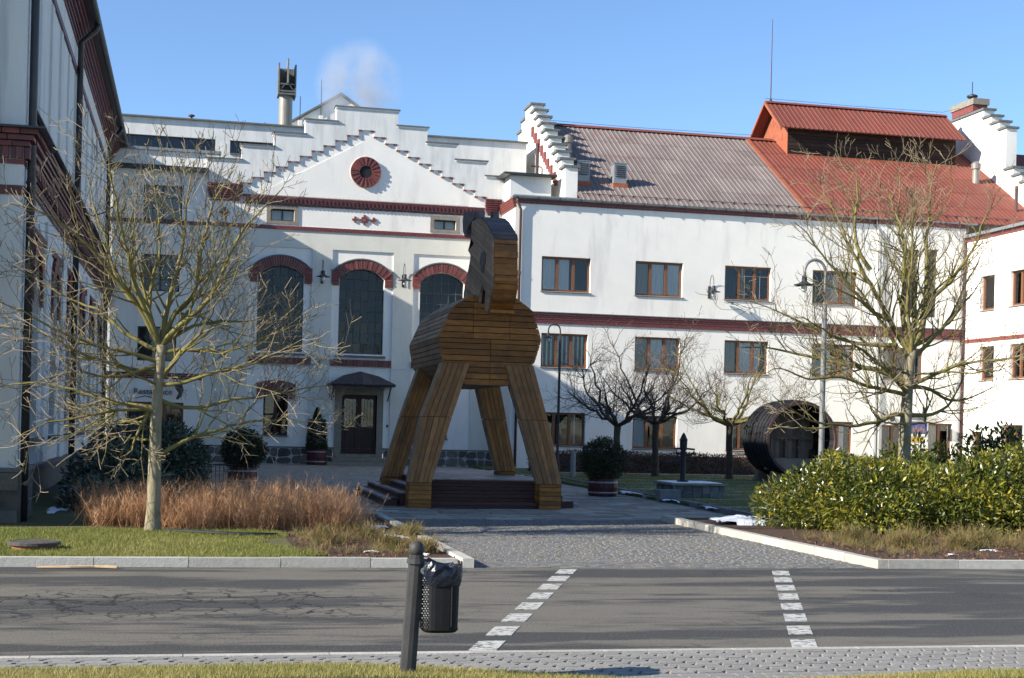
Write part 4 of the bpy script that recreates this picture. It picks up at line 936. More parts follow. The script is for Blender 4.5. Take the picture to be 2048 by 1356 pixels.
m = MB(); m.prism([(56.45, 14.40), (58.3, 15.86), (60.15, 14.40), (60.15, 14.53), (58.3, 15.99), (56.45, 14.53)], 24.05, 24.12, 'x'); m.build('barge_board', 'trim_orange', lant)
m = MB(); m.prism([(58.1, 15.92), (58.3, 16.04), (58.5, 15.92)], 24.1, 32.75, 'x'); m.build('ridge_cap', 'roof_red', lant)
m = MB(); m.tube([(24.35, 58.3, 15.9), (24.35, 58.3, 19.6)], [.03, .015], 6); m.lathe([(.06, 0), (.06, .12)], (24.35, 58.3, 16.0), 8); m.build('lightning_rod', 'copper_pipe', lant)
m = MB(); m.tube([(14.2, 58.3, 14.5), (18, 58.3, 14.46), (23.8, 58.3, 14.5)], .008, 4); m.tube([(24.1, 58.3, 16.14), (28, 58.3, 16.1), (32.6, 58.3, 16.14), (33.8, 58.4, 16.5)], .008, 4); m.build('lightning_wire', 'copper_pipe', ra)
for k in range(5): g = MB(); x = 25.5 + k * 1.7; g.tube([(x, 58.3, 16.0), (x, 58.3, 16.14)], .012, 4); g.build('wire_holder', 'copper_pipe', lant)
# stepped gable with chimney at the right end
st = [(56.55, 59.2, 15.95), (55.93, 56.55, 15.55), (55.28, 55.93, 15.17), (54.75, 55.28, 14.80)] + [(54.75 - .6 * (k + 1), 54.75 - .6 * k, 13.0 - .37 * k) for k in range(5)]
g2 = stepped_gable(ra, 33.6, 34.1, st, 9.0)
m = MB(); m.box(33.5, 34.2, 57.3, 59.1, 16.05, 16.35); m.build('chimney_brick', 'brick_lit', g2); m = MB(); m.box(33.45, 34.25, 57.2, 59.2, 16.35, 16.62); m.build('chimney_cap', 'frame_stone', g2)
m = MB(); m.lathe([(.16, 0), (.12, .12), (.24, .2), (.24, .26), (.1, .32)], (33.8, 57.9, 16.62), 12); m.tube([(33.8, 57.9, 16.9), (33.8, 57.9, 17.5)], .02, 5); m.build('chimney_pot', 'dark_metal', g2)
m = MB(); m.hull8([(34.1, 52.5, 10.9), (50, 52.5, 10.9), (50, 58.3, 14.4), (34.1, 58.3, 14.4)], [(34.1, 52.5, 11.0), (50, 52.5, 11.0), (50, 58.3, 14.5), (34.1, 58.3, 14.5)]); m.build('far_roof', 'roof_red', ra)
# wall lamp on the office building
wall_lamp(19.28, YR, 7.10, 'small dark gooseneck wall lamp beside the third upper office window')

# ---- right wing, face along X = 30
rw = thing('side_wing', 'sunlit white side wing with brown windows at the right picture edge', 'building', (30, 46, 0))
T = TR(30.0)
wops = [(49.43, 50.45, 6.55, 7.9), (47.2, 48.38, 6.58, 7.9), (49.36, 50.4, 3.84, 5.15), (47.2, 48.3, 3.84, 5.15), (50.1, 50.82, .3, 1.85), (47.3, 48.7, .9, 2.12)]
m = MB(T); wall(m, 40, YR - .1, 0, 9.5, wops, depth=.24); m.face([(40, 0, 9.5), (51.6, 0, 9.5), (51.6, 3.4, 10.2), (40, 3.4, 10.2)]); m.build('wall', 'plaster', rw)
for k, (x0, x1, z0, z1) in enumerate(wops): sash_window(rw, T, x0, x1, z0, z1, 1 if k in (0, 2, 4) else 2, d=.14, curtains=[(0, 0, 1, WH)] if k != 4 else [(0, .4, .6, WH)], sill=(k != 4))
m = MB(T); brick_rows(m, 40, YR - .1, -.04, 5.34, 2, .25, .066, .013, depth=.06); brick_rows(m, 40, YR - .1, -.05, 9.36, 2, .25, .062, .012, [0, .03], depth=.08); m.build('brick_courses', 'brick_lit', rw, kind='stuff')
m = MB(T); m.prism([(0, 0)] * 0 or [(40, 9.5), (51.6, 9.5), (51.6, 9.62), (40, 9.62)], 0, 0) if False else m.box(40, 51.55, -.2, -.02, 9.51, 9.62); m.build('gutter', 'zinc', rw)
downpipe(rw, [(29.95, YR - .17, 9.5), (29.93, YR - .19, 9.2), (29.93, YR - .19, .1)], .06)

# ================================================================== LEFT WING (tall, in shade), face along X = -2.98
lw = thing('malthouse_wing', 'tall shaded white wing with brick cornices and dark downpipes at the left edge', 'building', (-3, 24, 0))
XW = -2.98; T = TL(XW)
m = MB(T); lops = [(28.6 + 3.9 * k, 29.9 + 3.9 * k, 1.2, 4.75, 4.3) for k in range(6)]
wall(m, 23.2, 54.0, .6, 11.3, lops, depth=.22)
m.build('wall', 'plaster_wing', lw)
for k in range(14): m = MB(T); y = 24.6 + k * 2.1; m.box(y, y + .35, -.05, .02, 6.95, 10.1); m.build('pilaster', 'plaster_wing', lw)
for k in range(7): m = MB(T); y = 26.9 + k * 3.9; m.box(y, y + .9, -.06, .02, .66, 5.6); m.build('pilaster', 'plaster_wing', lw)
for k, (y0, y1, z0, z1, zs) in enumerate(lops):
    g = MB(T); g.box(y0, y1, .2, .24, z0, z1); w = g.build('window', 'interior', lw)
    ap, (cy, cz, r, t) = arch_pts(y0, y1, 4.3, 4.75)
    for q in range(13):
        a0 = -t + 2 * t * (q + .06) / 13; a1 = -t + 2 * t * (q + .94) / 13; g = MB(T)
        g.prism([(cy + rr * math.sin(a), cz + rr * math.cos(a)) for rr, a in ((r, a0), (r + .36, a0), (r + .36, a1), (r, a1))], -.07, .05); g.build('brick', 'brick', lw)
    for yy in (y0 - .3, y1 + .02):
        for q in range(7): g = MB(T); g.box(yy, yy + .28, -.065, .05, 3.78 + q * .075, 3.78 + q * .075 + .064); g.build('brick', 'brick', lw)
    g = MB(T); g.box(y0 - .1, y1 + .1, -.16, .1, 1.1, 1.18); g.build('sill', 'coping', lw)
# front risalit
m = MB(); m.box(-14, -2.42, 21.7, 23.3, .85, 12.2); m.build('front_bay', 'plaster_wing', lw)
m = MB(); m.box(-14, -3.0, 20.75, 21.69, -.1, 12.2); m.build('unseen_shade_bay', 'plaster_wing', lw)  # unseen block left of the view, added to shade the bay front
m = MB(); m.box(-14, -2.36, 21.62, 23.4, -.1, .80); m.build('front_plinth', 'stone', lw); m = MB(); m.box(-14, -2.33, 21.58, 23.4, .80, .86); m.build('plinth_cap', 'coping', lw)
for k in range(9):  # large plinth blocks on the visible corner
    z = .0 + (k % 3) * .27; x = -2.38 - (k // 3) * .55 - (.25 if k % 3 == 1 else 0)
    piece('plinth_block', 'stone', lw, x - .52, x, 21.59, 21.7, z, z + .25)
m = MB(T); m.box(23.3, 54, -.08, .1, 0, .6); m.build('side_plinth', 'stone', lw); m = MB(T); m.box(23.4, 54, -.16, .05, .6, .66); m.build('side_plinth_cap', 'coping', lw)
# brick cornice around the bay at mid height: nearest bricks singly
for c_, (z, pd) in enumerate(((5.24, .02), (5.38, .05), (5.49, .10), (5.57, .16), (5.65, .22))):
    h = .14 if c_ in (1,) else .07
    if c_ == 1:
        for k in range(16): piece('brick', 'brick', lw, -2.42 + pd - .035 - k * .095 - (.0), -2.42 + pd - k * .095 + .035 - .0, 21.7 - pd - (.03 if k % 2 else 0), 21.9, z - .06, z + .10)
    else:
        for k in range(6): piece('brick', 'brick', lw, -2.42 + pd - .25 * (k + 1) - (.12 if c_ % 2 else 0), -2.42 + pd - .25 * k - .012 - (.12 if c_ % 2 and k else 0), 21.7 - pd, 21.9, z, z + h)
    m = MB(); brick_rows(MB(), 0, 0, 0, 0, 0)
    mb_ = MB(TL(-2.42)); brick_rows(mb_, 21.9, 23.3, -pd, z, 1, .25, h, depth=.1); mb_.build('bay_return_course', 'brick', lw, kind='stuff')
m = MB(); m.hull8([(-14, 21.38, 5.72), (-2.10, 21.38, 5.72), (-2.10, 23.4, 5.72), (-14, 23.4, 5.72)], [(-14, 21.38, 5.75), (-2.1, 21.38, 5.75), (-2.42, 23.4, 5.90), (-14, 21.7, 5.90)]); m.build('bay_cornice_cap', 'dark_metal', lw)
for k in range(6): piece('brick', 'brick', lw, -2.42 + .03 - .25 * (k + 1), -2.42 + .03 - .25 * k - .012, 21.67, 21.9, 4.80, 4.93)
m = MB(TL(-2.42)); brick_rows(m, 21.9, 23.3, -.03, 4.80, 2, .25, .064, depth=.1); m.build('bay_string_return', 'brick', lw, kind='stuff')
m = MB(); m.box(-14, -2.43, 21.685, 21.75, 4.79, 4.94); m.build('bay_string_bed', 'mortar', lw)
# long wall cornices
m = MB(T); brick_rows(m, 23.4, 54, -.05, 5.75, 11, .25, .066, .013, [0, .02, .02, .06, .06, .10, .14, .18, .22, .26, .28], depth=.35)
y = 23.5
while y < 54: m.box(y, y + .12, -.16, 0, 6.0, 6.25); y += .3
m.build('mid_cornice', 'brick', lw, kind='stuff')
m = MB(T); m.hull8([(23.4, -.42, 6.64), (54, -.42, 6.64), (54, .05, 6.64), (23.4, .05, 6.64)], [(23.4, -.42, 6.67), (54, -.42, 6.67), (54, .05, 6.86), (23.4, .05, 6.86)]); m.build('mid_cornice_cap', 'dark_metal', lw)
m = MB(T); brick_rows(m, 23.4, 54, -.05, 5.05, 2, .25, .066, depth=.1); brick_rows(m, 23.4, 54, -.05, 10.2, 2, .25, .066, depth=.1); m.build('string_courses', 'brick', lw, kind='stuff')
m = MB(T); brick_rows(m, 23.2, 54, -.04, 10.95, 6, .25, .066, .013, [0, .04, .08, .14, .2, .26], depth=.4); m.build('eaves_cornice', 'brick', lw, kind='stuff')
m = MB(T); m.box(21.2, 54.3, -.46, .3, 11.42, 11.48); m.build('eaves_soffit', 'dark_wood', lw)
m = MB(T); m.hull8([(21.0, -.48, 11.48), (54.4, -.48, 11.48), (54.4, 6, 14.5), (21.0, 6, 14.5)], [(21.0, -.48, 11.56), (54.4, -.48, 11.56), (54.4, 6, 14.6), (21.0, 6, 14.6)]); m.build('roof', 'coping', lw)
g = MB(T); g.prism([(-.60, 11.58), (-.58, 11.48), (-.52, 11.44), (-.46, 11.48), (-.44, 11.58), (-.47, 11.58), (-.52, 11.48), (-.57, 11.58)], 0, 0) if False else None
m = MB(); m.tube([(-2.46, 21, 11.52), (-2.46, 54.4, 11.52)], .075, 10); m.build('gutter', 'coping', lw)
downpipe(lw, [(-2.335, 21.95, 12), (-2.335, 21.95, 6.9), (-2.335, 21.95, 0)], .06, 'dark_metal')
for yy in (37.3, 50.4): downpipe(lw, [(-2.47, yy, 11.45), (-2.5, yy, 11.3), (-2.86, yy, 10.95), (-2.86, yy, 0)], .075, 'dark_metal')
m = MB(); m.tube([(-2.95, 39.5, 6.9)] + [(-2.95 + .9 * math.sin(t), 39.5, 6.9 + .5 * (1 - math.cos(t))) for t in (.4, .8, 1.2, 1.6, 2.0)], .02, 6); m.build('lamp_arm', 'dark_metal', lw)

# ================================================================== TROJAN HORSE
HX = 5.80
hs = thing('wooden_horse', 'huge plank-built wooden horse standing on legs over a dark stepped platform', 'sculpture', (HX, 29.5, 0))
YF, YB = 27.95, 31.75
octo = [(5.42, 4.24), (5.03, 3.96), (4.76, 3.36), (4.87, 2.85), (5.34, 2.44), (6.22, 2.44), (6.74, 2.92), (6.87, 3.38), (6.68, 3.95), (6.30, 4.22)]
inner = [(HX + (p[0] - HX) * .97, 3.35 + (p[1] - 3.35) * .97) for p in octo]
m = MB(); m.prism(inner, YF + .02, YB - .02); body = m.build('body', 'joint_dark', hs)
# front and rear planks: horizontal boards clipped to the octagon
def span(z, poly):
    xs = []
    for a, b_ in zip(poly, poly[1:] + poly[:1]):
        if (a[1] - z) * (b_[1] - z) < 0: xs.append(a[0] + (b_[0] - a[0]) * (z - a[1]) / (b_[1] - a[1]))
    return (min(xs), max(xs)) if len(xs) >= 2 else None
def clipped_boards(poly, y0, y1, z0, z1, h, splits, mat):
    z = z0
    while z < z1 - .02:
        e = min(z1, z + h); a = span(z + .003, poly); b_ = span(e - .012, poly)
        if a and b_:
            cutsx = [None] + sorted(splits) + [None]
            for (c0, c1) in zip(cutsx, cutsx[1:]):
                lo = [a[0] if c0 is None else c0 + .004, a[1] if c1 is None else c1 - .004]; hi = [b_[0] if c0 is None else c0 + .004, b_[1] if c1 is None else c1 - .004]
                if lo[1] - lo[0] < .05 or hi[1] - hi[0] < .05: continue
                j = RN.uniform(-.006, .006); m = MB(); m.prism([(lo[0], z + .003), (lo[1], z + .003), (hi[1], e - .012), (hi[0], e - .012)], y0 + j, y1 + j); m.build('plank', mat, body)
        z = e
clipped_boards(octo, YF - .03, YF + .02, 2.44, 3.36, .118, [5.80 + .03], 'horse_wood')
clipped_boards(octo, YF - .03, YF + .02, 3.36, 4.22, .122, [5.47, 6.21], 'horse_wood')
clipped_boards(octo, YB - .02, YB + .03, 2.44, 4.22, .14, [], 'horse_wood')
# side boards run along the body on each facet
for k in range(len(octo)):
    A, B = octo[k], octo[(k + 1) % len(octo)]; dx, dz = B[0] - A[0], B[1] - A[1]; D = math.hypot(dx, dz); n_ = max(1, round(D / .115)); nx_, nz_ = -dz / D, dx / D
    if (A[0] + B[0]) / 2 * nx_ + 0 < 0 and False: pass
    cxm, czm = (A[0] + B[0]) / 2 - HX, (A[1] + B[1]) / 2 - 3.35
    if nx_ * cxm + nz_ * czm < 0: nx_, nz_ = -nx_, -nz_
    for q in range(n_):
        t0, t1 = q / n_ + .012, (q + 1) / n_ - .012
        P0, P1 = (A[0] + dx * t0, A[1] + dz * t0), (A[0] + dx * t1, A[1] + dz * t1); j = RN.uniform(-.004, .006)
        segs_ = [(YF + .0, 29.4), (29.41, YB)] if q % 2 else [(YF + .0, 30.6), (30.61, YB)]
        for (ya, yb) in segs_:
            m = MB(); m.prism([(P0[0] - nx_ * .03, P0[1] - nz_ * .03), (P1[0] - nx_ * .03, P1[1] - nz_ * .03), (P1[0] + nx_ * j, P1[1] + nz_ * j), (P0[0] + nx_ * j, P0[1] + nz_ * j)], ya, yb); m.build('plank', 'horse_grey', body)
# legs
def leg(topc, knee, bot, foot_z, w_top, w_bot, depth, y_face, outer, base_z):
    """front face strips on a leaning leg; topc etc: (x_left, x_right, y, z)"""
    secs = [topc, knee, bot]
    core = MB(); lo = []; 
    for (s0, s1) in zip(secs, secs[1:]):
        core.hull8([(s0[0] + .03, s0[2] + .03, s0[3]), (s0[1] - .03, s0[2] + .03, s0[3]), (s0[1] - .03, s0[2] + depth - .03, s0[3]), (s0[0] + .03, s0[2] + depth - .03, s0[3])],
                   [(s1[0] + .03, s1[2] + .03, s1[3]), (s1[1] - .03, s1[2] + .03, s1[3]), (s1[1] - .03, s1[2] + depth - .03, s1[3]), (s1[0] + .03, s1[2] + depth - .03, s1[3])])
    core.box(bot[0] + .03, bot[1] - .03, bot[2] + .03, bot[2] + depth - .03, base_z, bot[3])
    lg = core.build('leg', 'joint_dark', hs)
    n_ = 5
    for (s0, s1) in zip(secs, secs[1:]):
        for q in range(n_):
            f0, f1 = q / n_ + .009, (q + 1) / n_ - .009; j = RN.uniform(-.006, .004); X = lambda s, f: s[0] + (s[1] - s[0]) * f
            for (fa, fb) in ((s0[2] + j, s0[2] + .03), (s0[2] + depth - .03, s0[2] + depth - j)):
                off = s1[2] - s0[2]; za, zb = s0[3] - .006, s1[3] + .006; m = MB()
                m.hull8([(X(s0, f0), fa, za), (X(s0, f1), fa, za), (X(s0, f1), fb, za), (X(s0, f0), fb, za)], [(X(s1, f0), fa + off, zb), (X(s1, f1), fa + off, zb), (X(s1, f1), fb + off, zb), (X(s1, f0), fb + off, zb)]); m.build('plank', 'horse_wood_v', lg)
        for side in (0, 1):
            for q in range(3):
                g0, g1 = .0 + depth * q / 3 + .008, depth * (q + 1) / 3 - .008; xs = lambda s, o: s[side] + (o if side else -o); m = MB(); o1, o0 = .004 + RN.uniform(-.003, .003), -.03
                m.hull8([(xs(s0, o0), s0[2] + g0, s0[3] - .006), (xs(s0, o1), s0[2] + g0, s0[3] - .006), (xs(s0, o1), s0[2] + g1, s0[3] - .006), (xs(s0, o0), s0[2] + g1, s0[3] - .006)],
                        [(xs(s1, o0), s1[2] + g0, s1[3] + .006), (xs(s1, o1), s1[2] + g0, s1[3] + .006), (xs(s1, o1), s1[2] + g1, s1[3] + .006), (xs(s1, o0), s1[2] + g1, s1[3] + .006)]); m.build('plank', 'horse_grey', lg)
    z = base_z
    while z < bot[3] - .03:
        e = min(bot[3], z + .088); piece('hoof_board', 'horse_wood', lg, bot[0], bot[1], bot[2] - .004 + RN.uniform(-.004, .004), bot[2] + depth, z + .004, e - .004); z = e
leg((4.86, 5.40, 27.86, 2.86), (4.43, 5.02, 27.60, 1.78), (4.16, 4.60, 27.30, .5), 0, 0, 0, .42, 0, 0, 0)
leg((6.14, 6.70, 27.86, 2.86), (6.44, 6.96, 27.60, 1.76), (6.76, 7.19, 27.30, .5), 0, 0, 0, .42, 0, 0, 0)
leg((4.90, 5.36, 31.0, 2.90), (4.53, 4.97, 31.05, 1.78), (4.16, 4.58, 31.1, .45), 0, 0, 0, .42, 0, 0, .0)
leg((6.10, 6.62, 31.0, 2.90), (6.40, 6.88, 31.05, 1.76), (6.72, 7.13, 31.1, .62), 0, 0, 0, .42, 0, 0, .0)
# neck and head: profile boards on both cheeks, stepped planks down the face
prof = [(28.36, 5.80), (28.0, 5.76), (27.58, 5.64), (27.18, 5.45), (26.80, 5.27), (26.71, 5.1), (26.70, 4.84), (26.66, 4.5), (26.62, 4.34), (26.70, 4.16), (26.95, 3.96), (27.12, 3.80), (27.30, 3.88), (27.34, 4.05), (27.29, 4.23),
        (27.60, 4.40), (27.81, 4.28), (27.95, 4.01), (28.02, 3.74), (28.05, 3.36), (29.6, 3.9), (29.57, 4.41), (29.23, 4.75), (28.92, 5.06), (28.90, 5.13), (29.18, 5.25), (28.57, 5.32), (28.89, 5.48), (28.83, 5.82)]
XH0, XH1 = 5.575, 6.035
head = None
m = MB(); core = [(p[0] + (.035 if p[0] < 27.7 and p[1] > 3.9 else 0), p[1]) for p in prof]
m.prism(core, XH0 + .04, XH1 - .04, 'x'); head = m.build('head', 'joint_dark', hs)
def halfplane_clip(poly, n, c, keep):
    out = []
    for a, b_ in zip(poly, poly[1:] + poly[:1]):
        da, db = a[0] * n[0] + a[1] * n[1] - c, b_[0] * n[0] + b_[1] * n[1] - c
        if (da >= 0) == keep: out.append(a)
        if (da >= 0) != (db >= 0): t = da / (da - db); out.append((a[0] + (b_[0] - a[0]) * t, a[1] + (b_[1] - a[1]) * t))
    return out
nrm = (-0.29, 0.957)   # boards on the cheek run diagonally
cs = [p[0] * nrm[0] + p[1] * nrm[1] for p in prof]; c = min(cs)
def tri_fill(poly):
    bm = bmesh.new(); vs = [bm.verts.new((p[0], p[1], 0)) for p in poly]
    try: f = bm.faces.new(vs); r = bmesh.ops.triangulate(bm, faces=[f]); tris = [[(v.co.x, v.co.y) for v in t.verts] for t in r['faces']]
    except Exception: tris = []
    bm.free(); return tris
TR_ = tri_fill(prof)
while c < max(cs):
    e = c + .105
    for (xa, xb) in ((XH0 - .012, XH0 + .04), (XH1 - .04, XH1 + .012)):
        m = MB(); j = RN.uniform(-.003, .003)
        for t in TR_:
            q = halfplane_clip(t, nrm, c + .004, True)
            if len(q) >= 3: q = halfplane_clip(q, nrm, e - .004, False)
            if len(q) >= 3: m.prism(q, xa + j, xb + j, 'x')
        if m.v: m.build('plank', 'horse_grey', head)
    c = e
face = prof[0:12]
acc = []
for a, b_ in zip(face, face[1:]):
    D = math.hypot(b_[0] - a[0], b_[1] - a[1]); n_ = max(1, round(D / .105))
    for q in range(n_): acc.append(((a[0] + (b_[0] - a[0]) * q / n_, a[1] + (b_[1] - a[1]) * q / n_), (a[0] + (b_[0] - a[0]) * (q + 1) / n_, a[1] + (b_[1] - a[1]) * (q + 1) / n_)))
for k, (a, b_) in enumerate(acc):
    D = math.hypot(b_[0] - a[0], b_[1] - a[1]); tx, tz = (b_[0] - a[0]) / D, (b_[1] - a[1]) / D; nx_, nz_ = tz, -tx
    if nx_ > 0.2: nx_, nz_ = -nx_, -nz_
    if a[1] > 5.4 and nz_ < 0: nx_, nz_ = -nx_, -nz_
    pr_ = .03 + (.028 if k % 3 == 0 and a[1] < 5.2 else 0) + RN.uniform(-.005, .005)
    mt = 'horse_dark' if a[1] > 5.2 else ('horse_wood' if RN.random() < .85 else 'horse_wood_v')
    A0, B0 = (a[0] + tx * .004, a[1] + tz * .004), (b_[0] - tx * .004, b_[1] - tz * .004)
    m = MB(); m.prism([(A0[0] - nx_ * .03, A0[1] - nz_ * .03), (B0[0] - nx_ * .03, B0[1] - nz_ * .03), (B0[0] + nx_ * pr_, B0[1] + nz_ * pr_), (A0[0] + nx_ * pr_, A0[1] + nz_ * pr_)], XH0 + .02, XH1 + .02 if a[1] < 5.2 else XH1 + .03, 'x'); m.build('plank', mt, head)
for zz, (dy) in ((4.42, 0), (3.83, 0)): piece('lip_board', 'horse_wood', head, XH0 + .02, XH1 + .02, 26.58 if zz > 4 else 26.86, 26.9 if zz > 4 else 27.2, zz - .03, zz + .03)
m = MB(); m.prism([(27.30, 4.98), (27.50, 5.06), (27.70, 5.03), (27.86, 4.90), (27.74, 4.80), (27.66, 4.66), (27.50, 4.62), (27.40, 4.74), (27.28, 4.84)], XH0 - .03, XH0 - .012, 'x'); m.build('eye', 'horse_dark', head)
m = MB(); m.prism([(27.30, 4.98), (27.50, 5.06), (27.70, 5.03), (27.86, 4.90), (27.74, 4.80), (27.66, 4.66), (27.50, 4.62), (27.40, 4.74), (27.28, 4.84)], XH1 + .012, XH1 + .03, 'x'); m.build('eye', 'horse_dark', head)
# mane plate behind the head and ears
for (xa, xb) in ((5.60, 5.67), (5.68, 5.75), (5.76, 5.83)):
    m = MB(); j = RN.uniform(-.03, .03); m.prism([(29.95 + j, 6.16), (28.80, 6.02), (28.86, 5.88), (29.25, 5.82), (29.55, 5.74), (29.6, 5.67), (29.22, 5.52), (29.75, 5.60), (30.0 + j, 5.76), (30.08 + j, 6.0)], xa, xb, 'x'); m.build('mane_board', 'horse_dark', head)
for (xa, xb, hh) in ((5.60, 5.72, 5.98), (5.90, 6.02, 5.98)):
    m = MB(); m.prism([(28.25, 5.72), (28.6, 5.72), (28.6, hh), (28.35, hh)], xa, xb, 'x'); m.build('ear', 'horse_dark', head)
# stepped platform under the horse
pf = thing('stepped_platform', 'dark board platform with steps beneath the wooden horse, dusted with snow', 'platform', (HX, 30.5, 0))
for k in range(4):
    y0 = 27.45 + k * .30; z0 = k * .13
    for q in range(2):
        piece('riser_board', 'deck_board', pf, 4.62, 6.74 if k == 0 else 7.34, y0, y0 + .03, z0 + q * .063 + .002, z0 + q * .063 + .058)
    piece('tread_board', 'deck_board', pf, 4.62, 6.74 if k == 0 else 7.34, y0 + .031, y0 + .30, z0 + .10, z0 + .128)
for k in range(17): piece('deck_board', 'deck_top', pf, 4.62 + k * .16, 4.62 + k * .16 + .15, 28.66, 34.4, .47, .53)
piece('skirt_board', 'deck_board', pf, 4.63, 7.33, 34.4, 34.45, 0, .47); piece('skirt_board', 'deck_board', pf, 7.34, 7.38, 28.0, 34.4, 0, .5); piece('skirt_board', 'deck_board', pf, 4.58, 4.61, 28.0, 34.4, 0, .5)
for k in range(3):
    for q in range(2):
        xa = 3.78 + k * .28 + q * .14; piece('side_tread', 'deck_board' if q else 'deck_top', pf, xa, xa + .135, 28.0 + .0, 33.0, .13 + k * .12, .165 + k * .12)
    piece('side_riser', 'deck_board', pf, 3.78 + k * .28, 3.80 + k * .28, 28.0, 33.0, k * .12, .128 + k * .12)
    piece('side_stringer', 'deck_board', pf, 3.81 + k * .28, 4.05 + k * .28, 28.02, 28.06, 0, .125 + k * .12)
piece('side_tread', 'deck_top', pf, 7.39, 7.62, 28.0, 33, .10, .14); piece('side_riser', 'deck_board', pf, 7.38, 7.61, 27.9, 27.99, 0, .14)
piece('riser_board', 'deck_board', pf, 6.75, 7.4, 27.75, 27.8, .0, .13)

# ================================================================== TREES
def path_pts(p, n):
    """smooth resample with a little wobble"""
    P = [Vector(q) for q in p]; out = []
    L = [0]
    for a, b_ in zip(P, P[1:]): L.append(L[-1] + (b_ - a).length)
    for k in range(n + 1):
        s = L[-1] * k / n; i = 0
        while i < len(P) - 2 and L[i + 1] < s: i += 1
        f = (s - L[i]) / max(1e-6, L[i + 1] - L[i]); p0, p1, p2, p3 = P[max(i - 1, 0)], P[i], P[i + 1], P[min(i + 2, len(P) - 1)]
        out.append(0.5 * ((2 * p1) + (p2 - p0) * f + (2 * p0 - 5 * p1 + 4 * p2 - p3) * f * f + (3 * p1 - p0 - 3 * p2 + p3) * f ** 3))
    return out
def twiggy(mb, tw, start, d, length, r0, rr, level, upb=0.25, kids=(3, 5), wig=.12):
    n = 5 if level > 0 else 3; pts = [start]; cur = start.copy(); d = d.normalized()
    for k in range(n):
        d = (d + Vector((rr.gauss(0, wig), rr.gauss(0, wig), rr.gauss(0, wig) + upb * .35))).normalized(); cur = cur + d * (length / n); pts.append(cur.copy())
    rad = [max(.0042, r0 * (1 - .75 * k / n)) for k in range(n + 1)]
    (mb if r0 > .009 else tw).tube(pts, rad, 5 if r0 > .009 else 3, False)
    if level <= 0: return
    for q in range(rr.randint(*kids)):
        f = rr.uniform(.25, 1.0); i = min(n - 1, int(f * n)); p = pts[i].lerp(pts[i + 1], f * n - i)
        dd = (pts[i + 1] - pts[i]).normalized(); side = dd.orthogonal().normalized(); side.rotate(Matrix.Rotation(rr.uniform(0, 6.283), 3, dd))
        twiggy(mb, tw, p, dd * .75 + side * rr.uniform(.6, 1.0) + Vector((0, 0, upb)), length * rr.uniform(.38, .65), max(.004, r0 * .5), rr, level - 1, upb, kids, wig)

